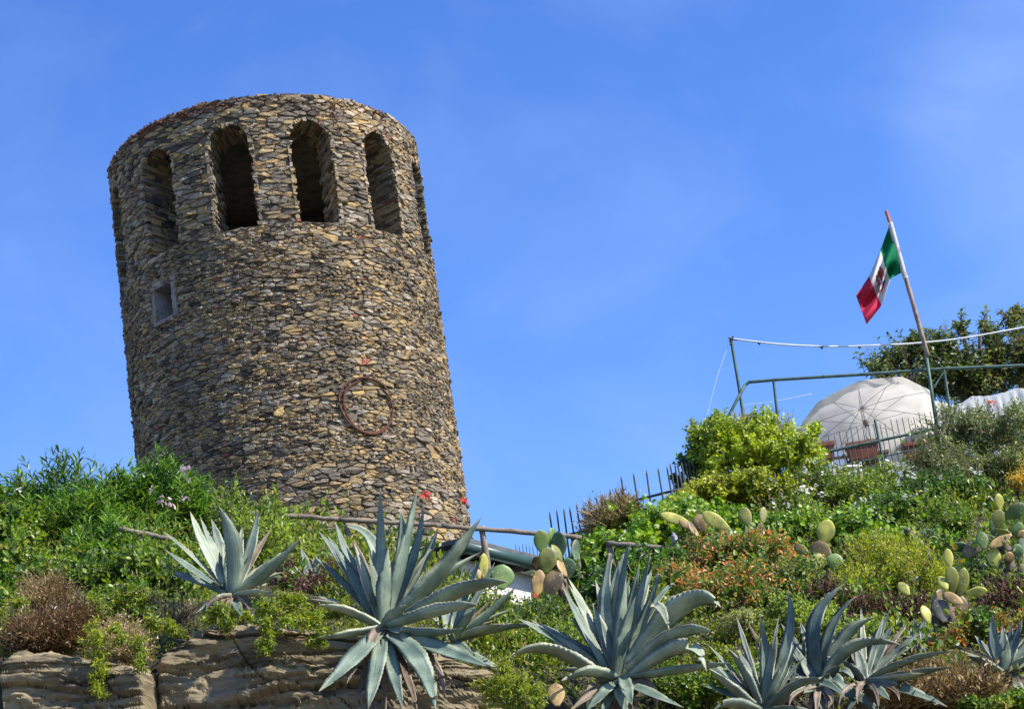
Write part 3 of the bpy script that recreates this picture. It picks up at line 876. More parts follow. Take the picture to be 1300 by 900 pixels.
    # --- jamb slabs and arch stones lining each opening
    def slab(th, t0, z0, t1, z1, nx, nz, dep0, dep1, out):
        """block along the boundary from (t0,z0) to (t1,z1) of an opening, protruding `out` into it."""
        nonlocal nv_
        er = (math.sin(th), -math.cos(th)); et = (math.cos(th), math.sin(th))
        vs = []
        for dep, sc in ((dep0, 1.0), (dep1, 1.0)):
            for (t, z) in ((t0, z0), (t1, z1)):
                for o in (-0.05, out):
                    tt = t + nx * o + random.uniform(-.008, .008); zz = z + nz * o + random.uniform(-.008, .008)
                    r = math.sqrt(TR * TR - min(t * t, TR)) + FLARE * (z - 17.0) - dep + random.uniform(-.012, .012)
                    vs.append((TX + lean(zz) + er[0] * r + et[0] * tt, TY + er[1] * r + et[1] * tt, zz))
        VV.extend(vs)
        b = nv_
        for f in ((0, 1, 3, 2), (4, 6, 7, 5), (0, 4, 5, 1), (2, 3, 7, 6), (1, 5, 7, 3), (0, 2, 6, 4)):
            FF4.append(tuple(b + i for i in f))
        nv_ += 8
    for w in WIN_T[:6]:
        for side in (-1, 1):
            z = T_SILL
            z1max = T_SILL + W_H - ARCH_R * .95
            while z < z1max:
                hgt = random.uniform(0.05, 0.12)
                dep = -random.uniform(0.01, .05)
                while dep < WALL - .1:
                    ln = random.choice([.12, .2, .28, .45]) * random.uniform(.8, 1.2)
                    slab(w, side * W_W / 2, z + .006, side * W_W / 2, z + hgt - .008, -side, 0, dep, min(dep + ln - .012, WALL), random.uniform(-0.01, .06))
                    dep += ln
                z += hgt
        a = 0.0
        while a < math.pi:
            da = random.uniform(.12, .24)
            a1 = min(math.pi, a + da)
            zc = T_SILL + W_H - ARCH_R * .95
            dep = -random.uniform(0.01, .05)
            while dep < WALL - .1:
                ln = random.choice([.14, .22, .3, .42]) * random.uniform(.8, 1.2)
                am = (a + a1) / 2
                slab(w, ARCH_R * math.cos(a + .02), zc + ARCH_R * .95 * math.sin(a + .02), ARCH_R * math.cos(a1 - .02), zc + ARCH_R * .95 * math.sin(a1 - .02),
                     -math.cos(am), -math.sin(am), dep, min(dep + ln - .012, WALL), random.uniform(-0.01, .05))
                dep += ln
            a = a1
    # --- coping stones along the rim
    a = rad(-120)
    while a < rad(120):
        da = random.uniform(.05, .11)
        hgt = random.uniform(-0.02, .09)
        z0 = T_TOP - .04
        r0, r1 = TR + random.uniform(-.02, .03), TR - random.uniform(.35, .6)
        vs = []
        for aa in (a + .004, a + da - .004):
            for r in (r0, r1):
                for z in (z0, z0 + .05 + hgt):
                    vs.append(cyl(aa + random.uniform(-.004, .004), r + random.uniform(-.02, .02), z + random.uniform(-.012, .012)))
        VV.extend(vs)
        b = nv_
        for f in ((0, 1, 3, 2), (4, 6, 7, 5), (0, 4, 5, 1), (2, 3, 7, 6), (0, 2, 6, 4), (1, 5, 7, 3)):
            FF4.append(tuple(b + i for i in f))
        nv_ += 8
        a += da
    me = mesh_np('facing_stones', VV, [FF4, FF3])
    link('facing_stones', me, M['stone'], tw)

    # --- small square window: plaster reveal, surround, dark sheet painted for the shade inside
    er = Vector((math.sin(SW_T), -math.cos(SW_T), 0)); et = Vector((math.cos(SW_T), math.sin(SW_T), 0)); ez = Vector((0, 0, 1))
    c = Vector((TX + lean(SW_Z0), TY, 0)) + er * (TR + FLARE * ((SW_Z0 + SW_Z1) / 2 - 17.0))
    hw, dp = SW_W / 2, 0.5
    def q(t, z, d): return c + et * t + ez * z - er * d
    rv = MB()
    for (ta, za, tb, zb) in ((-hw, SW_Z0, -hw, SW_Z1), (-hw, SW_Z1, hw, SW_Z1), (hw, SW_Z1, hw, SW_Z0), (hw, SW_Z0, -hw, SW_Z0)):
        rv.add([q(ta, za, 0.0), q(tb, zb, 0.0), q(tb, zb, dp), q(ta, za, dp)], [(0, 1, 2, 3)])
    win = rv.build('window', M['plaster'], tw)
    bk = MB(); bk.add([q(-hw, SW_Z0, dp - .01), q(hw, SW_Z0, dp - .01), q(hw, SW_Z1, dp - .01), q(-hw, SW_Z1, dp - .01)], [(0, 1, 2, 3)])
    bk.build('window_back', M['iron'], win)
    fr = MB()
    def bar(t0, z0, t1, z1, o=0.03):
        n_ = 6
        for k in range(n_):
            f0, f1 = k / n_, (k + 1) / n_
            horizontal = abs(t1 - t0) > abs(z1 - z0)
            if horizontal: a0, a1, b0, b1 = t0 + (t1 - t0) * f0, t0 + (t1 - t0) * f1, z0, z1
            else: a0, a1, b0, b1 = t0, t1, z0 + (z1 - z0) * f0, z0 + (z1 - z0) * f1
            j = lambda: random.uniform(-.012, .012)
            vs = [q(a0 + j(), b0 + j(), -o + j()), q(a1 + j(), b0 + j(), -o + j()), q(a1 + j(), b1 + j(), -o + j()), q(a0 + j(), b1 + j(), -o + j()),
                  q(a0, b0, .08), q(a1, b0, .08), q(a1, b1, .08), q(a0, b1, .08)]
            fr.add(vs, [(0, 1, 2, 3), (0, 4, 5, 1), (1, 5, 6, 2), (2, 6, 7, 3), (3, 7, 4, 0)])
    bar(hw, SW_Z0 - .03, hw + .13, SW_Z1 + .14, .035)
    bar(-hw - .10, SW_Z1, hw, SW_Z1 + .13, .03)
    bar(-hw - .09, SW_Z0, -hw, SW_Z1, .02)
    bar(-hw - .05, SW_Z0 - .08, hw, SW_Z0, .05)
    fr.build('window_frame', M['plaster_pink'], win)

    # --- reddish tufts growing on the rim and in the joints
    vs, fs = [], []
    for k in range(1100):
        if k < 960:
            th = rad(random.choice([random.gauss(-38, 16), random.gauss(-18, 10), random.uniform(-80, 60)])); z = T_TOP + random.uniform(-.16, .05); r = TR + random.uniform(-.02, .06)
        else:
            th = rad(random.choice([random.gauss(34, 3), random.gauss(32, 2), random.gauss(60, 6)])); z = T_TOP - abs(random.gauss(.4, .25)); r = TR + .03
            if in_open(th * TR, z, .0): continue
        s = random.uniform(.015, .05)
        b = len(vs)
        cc = Vector(cyl(th, r, z))
        for i in range(6):
            vs.append(tuple(cc + Vector((random.uniform(-1, 1), random.uniform(-1, 1), random.uniform(-.6, 1))) * s))
        fs += [(b, b + 1, b + 2), (b + 2, b + 3, b + 4), (b + 1, b + 4, b + 5), (b, b + 3, b + 5)]
    link('rim_lichen', mesh_np('rim_lichen', vs, [fs]), M['moss_red'], tw)
build_tower()

# rusty iron hoop hung on the wall
def iron_ring():
    th = math.asin((464 - 374) / 207.0) + rad(6.7)
    er = Vector((math.sin(th), -math.cos(th), 0)); et = Vector((math.cos(th), math.sin(th), 0)); ez = Vector((0, 0, 1))
    c = Vector((TX, TY, 0)) + er * (TR + .07); c.z = P(464, 515, c.y).z; c.x += lean(c.z) - .06
    mb = MB()
    for rr, dx, dz, ph, k0, k1 in ((.62, 0, 0, 0, 5, 46), (.565, .02, -.03, 1.1, 14, 55)):
        pts = []
        for k in range(k0, k1):
            a = 2 * math.pi * k / 48
            wob = 1 + .02 * math.sin(3 * a + ph)
            t, z = rr * wob * math.cos(a) + dx, rr * wob * math.sin(a) * 1.0 + dz
            rr_ = math.sqrt(max(0.1, (TR + .09) ** 2 - t * t)) - TR - .07
            pts.append(c + et * t + ez * z + er * (rr_ + .015 * math.sin(2 * a + ph)))
        mb.tube(pts, .022, 6)
    o = mb.build('iron_ring', M['rust'])
    tag(o, 'rusty iron hoop hanging on the sunlit side of the stone tower', 'iron ring')
iron_ring()

# ------------------------------------------------------------------ leaves
T_LANCE = (np.array([(0, 0, 0), (.33, .5, .06), (.33, 0, 0), (.33, -.5, .06), (.68, .42, .02), (.68, 0, -.04), (.68, -.42, .02), (1, 0, -.12)], float),
           [(0, 2, 1), (0, 3, 2), (4, 5, 7), (5, 6, 7)], [(1, 2, 5, 4), (2, 3, 6, 5)])
T_BROAD = (np.array([(0, 0, 0), (.16, .42, .05), (.28, 0, -.02), (.16, -.42, .05), (.52, .52, .05), (.6, 0, -.05), (.52, -.52, .05), (.78, .3, 0), (.78, -.3, 0), (1, 0, -.14)], float),
           [(0, 2, 1), (0, 3, 2), (7, 5, 9), (5, 8, 9)], [(1, 2, 5, 4), (2, 3, 6, 5)] , )
T_BROAD = (T_BROAD[0], [(0, 2, 1), (0, 3, 2), (7, 5, 9), (5, 8, 9), (4, 5, 7), (5, 6, 8)], T_BROAD[2])
T_SMALL = (np.array([(0, 0, 0), (.5, .5, .08), (1, 0, -.05), (.5, -.5, .08)], float), [(0, 2, 1), (0, 3, 2)], [])
T_NEEDLE = (np.array([(0, .5, 0), (0, -.5, 0), (1, 0, 0)], float), [(0, 1, 2)], [])

def unit(a):
    return a / np.maximum(np.linalg.norm(a, axis=-1, keepdims=True), 1e-9)

def leaf_mesh(name, C, D, Nn, Ln, Wd, tmpl):
    tv, t3, t4 = tmpl
    D = unit(D); S = unit(np.cross(Nn, D)); U = np.cross(D, S)
    V = C[:, None] + tv[None, :, 0:1] * (D * Ln[:, None])[:, None] + tv[None, :, 1:2] * (S * Wd[:, None])[:, None] + tv[None, :, 2:3] * (U * Ln[:, None])[:, None]
    n, k = len(C), len(tv)
    off = (np.arange(n) * k)[:, None, None]
    fs = []
    if len(t3): fs.append((np.array(t3)[None] + off).reshape(-1, 3))
    if len(t4): fs.append((np.array(t4)[None] + off).reshape(-1, 4))
    return mesh_np(name, V.reshape(-1, 3), fs, smooth=False)

def noise_dir(dirs, seed, s=1.7):
    return np.array([noise.noise(Vector(d) * s + Vector((seed, seed * .7, 0))) for d in dirs])

def grow(blobs, n_shoots, per, ln, wd, up=0.35, spread=0.8, shoot=0.22, inner=0.5, seed=0, rough=0.28, front=True, droop=0.15):
    """leaf frames for a plant made of leafy shoots filling ellipsoids.
    blobs: (px, py, d, rx_px, ry_px, rz_m). returns C, D, N, L, W arrays and shoot lines."""
    rng = np.random.default_rng(seed + 11)
    areas = np.array([b[3] * b[4] for b in blobs], float); areas /= areas.sum()
    Cs, Ds, Ns, Ls, Ws, lines = [], [], [], [], [], []
    for b, ar in zip(blobs, areas):
        c = np.array(P(b[0], b[1], b[2])); m_ = mpp(b[2])
        ns = max(6, int(n_shoots * ar))
        nc_ = max(5, ns // 11)
        cd = unit(rng.normal(size=(nc_, 3)) + np.array([0, -.25, .15])); cr = rng.uniform(-.20, .22, nc_)
        ci = rng.integers(0, nc_, ns * 2)
        dirs = unit(cd[ci] + rng.normal(size=(ns * 2, 3)) * .21)
        keep = (dirs[:, 2] > -0.7) & (rng.random(ns * 2) < np.where(dirs[:, 1] > 0.3, 0.55, 1.0))
        dirs = dirs[keep][:ns]; ci = ci[keep][:ns]; ns = len(dirs)
        bump = 1 + rough * noise_dir(dirs, seed + b[0] * .01) * 1.6 + rough * .6 * noise_dir(dirs, seed + 5 + b[0] * .01, 4.5)
        rr = (inner + (1 - inner) * rng.random(ns) ** 0.55) * bump + cr[ci]
        R = np.array([b[3] * m_, b[5], b[4] * m_])
        base = c + dirs * rr[:, None] * R
        sd = unit(dirs * np.array([1, 1, .8]) + np.array([0, 0, up]) + rng.normal(size=(ns, 3)) * .3)
        sl = shoot * (0.6 + .8 * rng.random(ns))
        base = base - sd * (sl * .8)[:, None]
        lines.append((base, base + sd * sl[:, None]))
        k = per
        t = (np.arange(k) + rng.random((ns, k))) / k
        ang = (np.arange(k) * 2.4)[None] + rng.random((ns, 1)) * 6.28 + rng.normal(size=(ns, k)) * .3
        a1 = unit(np.cross(sd, np.array([.13, .31, .94])))
        a2 = np.cross(sd, a1)
        perp = a1[:, None] * np.cos(ang)[..., None] + a2[:, None] * np.sin(ang)[..., None]
        C = base[:, None] + sd[:, None] * (sl[:, None] * t)[..., None]
        D = sd[:, None] * (1.15 - spread * (1 - .55 * t))[..., None] + perp * spread - np.array([0, 0, droop])
        Nv = sd[:, None] - perp * .35 + rng.normal(size=(ns, k, 3)) * .35
        f = (.55 + .6 * rng.random((ns, k)))
        Cs.append(C.reshape(-1, 3)); Ds.append(D.reshape(-1, 3)); Ns.append(Nv.reshape(-1, 3))
        Ls.append((ln * f).ravel()); Ws.append((wd * f).ravel())
    return np.concatenate(Cs), np.concatenate(Ds), np.concatenate(Ns), np.concatenate(Ls), np.concatenate(Ws), lines

def blob_pt(b, k=1.0, seed=0):
    """a point on the camera-facing upper surface of a blob"""
    m_ = mpp(b[2])
    c = P(b[0], b[1], b[2])
    while True:
        v = Vector((random.gauss(0, 1), -abs(random.gauss(0, 1)), random.gauss(.3, .8))).normalized()
        if v.z > -.3: break
    return c + Vector((v.x * b[3] * m_, v.y * b[5], v.z * b[4] * m_)) * k, v

def plant(name, label, cat, blobs, leaf, tmpl, n_shoots, per, ln, wd, group=None, stems=5, twig_mat='twig', flowers=None, fpix=None, **kw):
    seed = kw.pop('seed', int(abs(blobs[0][0] * 7 + blobs[0][1] * 13)) % 997)
    b0 = blobs[0]
    c0 = P(b0[0], b0[1], b0[2])
    g = Vector((c0.x, c0.y, min(hz1(c0.x, c0.y), c0.z)))
    root = thing(name, g, label, cat, group)
    C, D, Nn, Ln, Wd, lines = grow(blobs, n_shoots, per, ln, wd, seed=seed, **kw)
    link('foliage', leaf_mesh('foliage', C, D, Nn, Ln, Wd, tmpl), M[leaf], root)
    # woody stems up into the crown, thin shoots out to the leaves
    mb = MB()
    for b in blobs:
        c = P(b[0], b[1], b[2]); m_ = mpp(b[2])
        for k in range(stems):
            tip = c + Vector((random.uniform(-.7, .7) * b[3] * m_, random.uniform(-.6, .4) * b[5], random.uniform(-.2, .6) * b[4] * m_))
            s0 = Vector((c.x + random.uniform(-.15, .15), c.y + random.uniform(-.15, .15), 0)); s0.z = min(hz1(s0.x, s0.y) - .05, c.z - b[4] * m_ * .5)
            mid = s0.lerp(tip, .5) + Vector((random.uniform(-.12, .12), random.uniform(-.12, .12), .05))
            mb.tube([s0, mid, tip], [.022, .014, .005], 5)
    for a, e in lines:
        for i in range(0, len(a), 2):
            mb.tube([a[i], e[i]], [.005, .002], 3, cap=False)
    mb.build('stems', M[twig_mat], root)
    for (fx, fy, fd, fs_, fm) in (fpix or []):
        o = bpy.data.objects.new('flower', flower_mesh(fs_, 8, fm)); COL.objects.link(o)
        o.parent = root; o.location = P(fx, fy, fd) - g; o.rotation_euler = (.9, random.uniform(-.4, .4), random.uniform(0, 6))
    if flowers:
        for (mat, cnt, size, petals) in flowers:
            proto = None
            for k in range(cnt):
                b = random.choice(blobs)
                p, v = blob_pt(b, random.uniform(.95, 1.12))
                if proto is None: proto = flower_mesh(size, petals, mat)
                o = bpy.data.objects.new('flower', proto); COL.objects.link(o)
                o.parent = root
                o.location = p - g
                o.rotation_euler = (v.orthogonal().angle(Vector((1, 0, 0))) * .3 - .9 + random.uniform(-.4, .4), random.uniform(-.5, .5), random.uniform(0, 6.28))
                s = random.uniform(.7, 1.25); o.scale = (s, s, s)
    return root

def flower_mesh(size, heads, mat):
    """a small head of open blossoms"""
    vs, fs = [], []
    rnd = random.Random(int(size * 1e5) + heads)
    for h in range(heads):
        c = Vector((rnd.gauss(0, .45), rnd.gauss(0, .45), rnd.gauss(0, .25))) * size if heads > 1 else Vector((0, 0, 0))
        ax = Vector((rnd.gauss(0, .5), rnd.gauss(0, .5), 1)).normalized()
        a = ax.orthogonal().normalized(); bb = ax.cross(a)
        r = size * (.45 if heads > 1 else .6)
        for p in range(5):
            th = p * 2 * math.pi / 5 + rnd.uniform(0, .2)
            d = a * math.cos(th) + bb * math.sin(th); s = ax.cross(d)
            b0 = len(vs)
            vs += [tuple(c), tuple(c + d * r * .6 + s * r * .4 + ax * r * .25), tuple(c + d * r + ax * r * .15), tuple(c + d * r * .6 - s * r * .4 + ax * r * .25)]
            fs.append((b0, b0 + 1, b0 + 2, b0 + 3))
    me = mesh_np('flower', vs, [fs])
    me.materials.append(M[mat])
    return me

def twig_bush(name, label, cat, blobs, mat, n, ln, r=.004, leaf=None, leaf_n=0, lsize=.02, seed=0, group=None, per_branch=4, up=.45):
    """dry bush: a dome of fine branching twigs"""
    rng = random.Random(seed)
    b0 = blobs[0]; c0 = P(b0[0], b0[1], b0[2])
    root = thing(name, (c0.x, c0.y, min(hz1(c0.x, c0.y), c0.z)), label, cat, group)
    mb = MB(); tips = []
    for b in blobs:
        c = P(b[0], b[1] + b[4] * .8, b[2]); m_ = mpp(b[2])
        for k in range(n // len(blobs)):
            v = Vector((rng.gauss(0, 1), rng.gauss(0, 1), abs(rng.gauss(.3, .8)))).normalized()
            f = rng.uniform(.55, 1.08)
            tip = c + Vector((v.x * b[3] * m_, v.y * b[5], v.z * b[4] * m_ * 1.75)) * f
            st = c.lerp(tip, rng.uniform(.1, .5)) + Vector((rng.gauss(0, .04), rng.gauss(0, .04), 0))
            mid = st.lerp(tip, .5) + Vector((rng.gauss(0, 1), rng.gauss(0, 1), rng.gauss(0, 1))) * ln * .14
            mb.tube([st, mid, tip], [r * 1.5, r, r * .5], 3, cap=False)
            for q in range(per_branch):
                p0 = mid.lerp(tip, rng.random())
                d = ((tip - st).normalized() + Vector((rng.gauss(0, .6), rng.gauss(0, .6), rng.gauss(up, .5)))).normalized()
                e = p0 + d * ln * rng.uniform(.2, .6)
                mb.tube([p0, e], [r * .8, r * .35], 3, cap=False)
                tips.append((e, d))
    mb.build('twigs', M[mat], root)
    if leaf and leaf_n:
        idx = [rng.randrange(len(tips)) for _ in range(leaf_n)]
        C = np.array([tuple(tips[i][0] + Vector((rng.gauss(0, .02), rng.gauss(0, .02), rng.gauss(0, .02)))) for i in idx])
        D = np.array([tuple(tips[i][1] + Vector((rng.gauss(0, .6), rng.gauss(0, .6), rng.gauss(0, .6)))) for i in idx])
        Nn = RNG.normal(size=(leaf_n, 3)) + np.array([0, -.3, 1])
        s = lsize * RNG.uniform(.5, 1.4, leaf_n)
        link('foliage', leaf_mesh('foliage', C, D, Nn, s, s * .35, T_SMALL), M[leaf], root)
    return root

# ------------------------------------------------------------------ low ground cover over the whole bank (uncountable)
def ground_cover():
    n = 15000
    x = RNG.uniform(-9.5, 10, n * 2); y = 17.0 + 16 * RNG.random(n * 2) ** 1.35
    keep = np.abs(x) < (y * .28 + 1.2)
    x, y = x[keep][:n], y[keep][:n]
    z = hz(np.stack([x, y], 1))
    n = len(x)
    k = 6
    C = np.stack([x, y, z], 1)[:, None] + RNG.normal(size=(n, k, 3)) * np.array([.07, .07, .05]) + np.array([0, 0, .06])
    D = RNG.normal(size=(n, k, 3)) * .7 + np.array([0, -.15, .75])
    Nn = RNG.normal(size=(n, k, 3)) * .5 + np.array([0, -.3, .8])
    f = RNG.uniform(.5, 1.2, (n, k))
    o = link('ground_cover', leaf_mesh('ground_cover', C.reshape(-1, 3), D.reshape(-1, 3), Nn.reshape(-1, 3), (.055 * f).ravel(), (.022 * f).ravel(), T_SMALL), M['cover'])
    tag(o, 'low mixed green ground cover on the bank', 'ground cover', kind='stuff')
ground_cover()

def undergrowth(name, label, leaf, n, xr, yr, tmpl, ln, wd, per, rad_, hgt, seed):
    """knee-high tangle between the individual shrubs: nobody could count its plants."""
    rng = np.random.default_rng(seed)
    x = rng.uniform(*xr, n); y = rng.uniform(0, 1, n) ** 1.2 * (yr[1] - yr[0]) + yr[0]
    dens = np.array([N3((a * 1.0, b * .8, seed)) for a, b in zip(x, y)])
    pxx = x / (y * 1.03) * FPX + 650
    keep = (np.abs(x) < y * .285 + 1.0) & (dens > -.08) & ~((pxx > 585) & (pxx < 720) & (y > 20.3)) & ~((pxx < 300) & (rng.random(n) < .62)) & ~((pxx > 1140) & (y < 22) & (rng.random(n) < .5))
    x, y, dens = x[keep], y[keep], dens[keep]
    z = hz(np.stack([x, y], 1)); m = len(x)
    hh = hgt * (.45 + 2.2 * np.clip(dens + .08, 0, 1)) * rng.uniform(.7, 1.2, m)
    v = unit(rng.normal(size=(m, per, 3)) + np.array([0, -.25, .45]))
    q = rng.uniform(.6, 1.05, (m, per, 1))
    C = np.stack([x, y, z + hh * .35], 1)[:, None] + v * q * np.stack([np.full(m, rad_), np.full(m, rad_), hh], 1)[:, None]
    D = v + rng.normal(size=v.shape) * .55 + np.array([0, 0, .35])
    Nn = v * .6 + rng.normal(size=v.shape) * .5 + np.array([0, 0, .4])
    f = rng.uniform(.55, 1.2, (m, per))
    o = link(name, leaf_mesh(name, C.reshape(-1, 3), D.reshape(-1, 3), Nn.reshape(-1, 3), (ln * f).ravel(), (wd * f).ravel(), tmpl), M[leaf])
    tag(o, label, 'undergrowth', kind='stuff')
undergrowth('undergrowth', 'tangled small-leaved undergrowth covering the whole bank', 'cover', 2600, (-9.5, 10), (17.3, 33), T_SMALL, .068, .034, 52, .25, .30, 3)
undergrowth('undergrowth', 'darker broad-leaved undergrowth among the shrubs', 'broad', 900, (-9.5, 10), (17.6, 33), T_BROAD, .075, .05, 40, .26, .34, 8)
undergrowth('dry_grass', 'straw coloured dry grass blades scattered among the shrubs', 'drygrey', 520, (-9.5, 10), (17.2, 28), T_NEEDLE, .20, .007, 22, .16, .16, 21)
undergrowth('undergrowth', 'brighter green fleshy undergrowth near the rock brow', 'mat', 420, (-9.5, 10), (17.1, 22), T_LANCE, .055, .015, 46, .22, .2, 12)

# ------------------------------------------------------------------ shrubs
plant('oleander_bush', 'large oleander with long narrow leaves and pale pink flowers beside the tower', 'bush',
      [(108, 664, 22.0, 84, 62, .9), (190, 655, 22.3, 70, 58, .8), (250, 668, 22.0, 48, 48, .6), (48, 672, 21.6, 34, 52, .6), (150, 705, 21.2, 90, 36, .7)],
      'oleander', T_LANCE, 2300, 13, .13, .024, up=.85, spread=.55, shoot=.34, inner=.45, rough=.42,
      fpix=[(206, 578, 21.9, .05, 'petal_pink'), (235, 597, 21.6, .075, 'petal_pink'), (239, 611, 21.5, .04, 'petal_pink'), (203, 634, 21.2, .06, 'petal_pink'), (214, 638, 21.2, .06, 'petal_pink'),
            (180, 603, 21.6, .035, 'petal_white'), (236, 632, 21.2, .035, 'petal_pink'), (192, 622, 21.3, .035, 'petal_pink'), (22, 622, 21.0, .035, 'petal_white'), (275, 640, 21.2, .03, 'petal_white')])
plant('leafy_shrub', 'dense broad-leaved shrub at the far edge beside the oleander', 'shrub',
      [(8, 690, 20.4, 46, 52, .6), (40, 738, 20.0, 52, 42, .6), (0, 770, 19.4, 40, 45, .5)], 'broad', T_BROAD, 1000, 9, .075, .045, shoot=.2)
plant('leafy_shrub', 'glossy green shrub growing below the short wooden rail and oleander', 'shrub',
      [(120, 735, 19.8, 55, 34, .5), (178, 742, 19.3, 58, 38, .5), (235, 738, 19.2, 45, 36, .5), (150, 775, 18.5, 55, 28, .4)], 'broad', T_BROAD, 1250, 9, .06, .038, shoot=.18,
      flowers=[('petal_magenta', 2, .03, 2)])
plant('leafy_shrub', 'yellowish green shrub with tall thin shoots behind the smallest complete agave', 'shrub',
      [(330, 700, 20.4, 55, 40, .5), (300, 660, 21, 36, 30, .4), (348, 655, 20.8, 14, 38, .25), (285, 640, 21.2, 16, 30, .25), (395, 720, 20.2, 50, 34, .5), (215, 715, 20.4, 40, 26, .4)],
      'white_bush', T_LANCE, 640, 10, .07, .024, up=.9, shoot=.3, spread=.6)
plant('mixed_shrub', 'low shrub with reddish shoots between the two biggest complete agaves', 'shrub',
      [(395, 755, 18.6, 45, 26, .4), (440, 735, 19.2, 40, 32, .4), (365, 740, 19.0, 30, 26, .4)], 'rust', T_SMALL, 420, 9, .045, .018, shoot=.16)
plant('leafy_shrub', 'small-leaved dark green shrub beneath the white house wall', 'shrub',
      [(660, 798, 19.3, 66, 32, .5), (720, 800, 19.1, 50, 34, .5), (610, 785, 19.6, 44, 28, .4), (690, 830, 18.4, 60, 26, .4)], 'broad', T_SMALL, 820, 10, .045, .026, shoot=.16)
plant('ivy_mound', 'bright green vine mound spilling over the fence beside the dry grey bush', 'vine',
      [(815, 676, 23.4, 56, 32, .7), (868, 664, 23.6, 48, 28, .6), (768, 704, 23.0, 36, 32, .5), (742, 732, 22.7, 26, 36, .5), (790, 710, 22.4, 60, 30, .5), (900, 672, 23.0, 55, 26, .5)],
      'vine', T_BROAD, 1150, 8, .07, .058, shoot=.2, up=.2, droop=.35)
plant('leafy_shrub', 'green undergrowth shrub behind the tall upright leaves of the central agave', 'shrub',
      [(760, 760, 20.5, 50, 40, .5), (830, 725, 21.0, 50, 30, .5)], 'dark', T_BROAD, 420, 9, .06, .04, shoot=.18)
plant('pittosporum_bush', 'big rounded yellow-green bush in front of the cream parasol', 'bush',
      [(905, 565, 26.4, 36, 30, .7), (960, 562, 26.2, 52, 32, .8), (1006, 586, 26.0, 36, 30, .7), (930, 590, 26.1, 50, 26, .7), (1030, 550, 26.5, 14, 11, .25)],
      'pitto_green', T_BROAD, 2300, 9, .062, .036, shoot=.2, up=.35, rough=.34)
plant('pittosporum_bush', 'lower spreading yellow-green bush under the big rounded one', 'bush',
      [(905, 628, 25.2, 42, 24, .6), (955, 622, 25.2, 52, 26, .6), (870, 645, 25.0, 30, 16, .4)], 'pitto', T_BROAD, 1000, 9, .06, .034, shoot=.2, up=.5)
plant('leafy_shrub', 'dark-leaved shrub painting the shade at the skyline edge next to the spiked fence', 'shrub',  # dark leaves put in for the shade beside the yellow-green bushes
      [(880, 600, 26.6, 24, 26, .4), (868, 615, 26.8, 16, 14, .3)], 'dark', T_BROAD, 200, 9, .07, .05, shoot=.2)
plant('flowering_bush', 'pale green bush dotted with white flowers below the terrace planters', 'bush',
      [(1040, 622, 25.6, 40, 32, .6), (1090, 628, 25.8, 48, 28, .6), (1010, 648, 25.0, 42, 22, .5), (1130, 612, 26.2, 30, 22, .5)], 'white_bush', T_SMALL, 1200, 10, .05, .026, shoot=.2, up=.6,
      flowers=[('petal_white', 30, .05, 6)])
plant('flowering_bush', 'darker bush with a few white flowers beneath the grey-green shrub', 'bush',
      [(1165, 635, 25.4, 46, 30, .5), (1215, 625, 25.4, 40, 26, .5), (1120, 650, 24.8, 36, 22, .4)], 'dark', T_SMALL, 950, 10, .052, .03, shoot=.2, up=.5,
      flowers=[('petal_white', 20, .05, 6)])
plant('broad_leaf_plant', 'fresh green broad-leaved plant between the prickly pears and white flowers', 'plant',
      [(1000, 672, 23.6, 55, 22, .5), (1080, 682, 23.0, 48, 32, .5), (1115, 700, 22.6, 40, 26, .4), (950, 680, 23.2, 45, 24, .4)], 'vine', T_BROAD, 820, 8, .068, .056, shoot=.2, droop=.3)
plant('grey_green_shrub', 'scruffy grey-green shrub overgrowing the terrace corner', 'shrub',
      [(1215, 555, 26.8, 44, 36, .8), (1262, 562, 26.6, 44, 38, .8), (1200, 592, 26.2, 44, 28, .6), (1250, 605, 25.8, 50, 30, .6), (1300, 560, 26.8, 34, 40, .6)], 'grey', T_SMALL, 2200, 10, .055, .026, shoot=.24, up=.5, rough=.42)
plant('yellowing_shrub', 'yellowing shrub at the picture edge below the grey-green one', 'shrub',
      [(1292, 612, 25.6, 26, 26, .4)], 'yellow', T_SMALL, 150, 9, .055, .02, shoot=.22)
plant('round_shrub', 'small round glossy dark green shrub above the grey stones', 'shrub',
      [(1210, 668, 23.4, 32, 26, .45), (1190, 655, 23.6, 20, 18, .3)], 'broad', T_SMALL, 360, 10, .045, .032, shoot=.14)
plant('orange_shrub', 'wide green shrub flecked with orange leaf tips', 'shrub',
      [(900, 715, 21.2, 50, 34, .6), (965, 715, 21.0, 55, 36, .6), (930, 755, 20.2, 66, 36, .6), (1005, 745, 20.4, 46, 34, .5), (860, 745, 20.4, 36, 30, .4)], 'orange', T_SMALL, 1800, 10, .055, .03, shoot=.2)
plant('lime_shrub', 'feathery lime green shrub with upright shoots and yellow flowers', 'shrub',
      [(1120, 718, 21.0, 44, 34, .5), (1165, 728, 20.8, 36, 32, .5), (1090, 745, 20.4, 36, 24, .4), (1150, 700, 21.3, 30, 24, .4)], 'lime', T_LANCE, 720, 12, .06, .013, up=1.3, spread=.5, shoot=.3,
      flowers=[('petal_yellow', 16, .025, 3)])
plant('rusty_shrub', 'rust red and olive shrub below the lime green one', 'shrub',
      [(1105, 782, 19.5, 44, 26, .4), (1155, 785, 19.4, 40, 28, .4), (1060, 760, 20.0, 30, 26, .4)], 'rust', T_LANCE, 520, 10, .055, .016, up=.9, spread=.6, shoot=.24)
plant('rusty_shrub', 'reddish low shrub at the picture edge above the smallest upright agave', 'shrub',
      [(1275, 765, 19.6, 40, 24, .4), (1240, 778, 19.4, 24, 18, .3)], 'rust', T_LANCE, 300, 10, .05, .015, up=.9, spread=.6, shoot=.22)
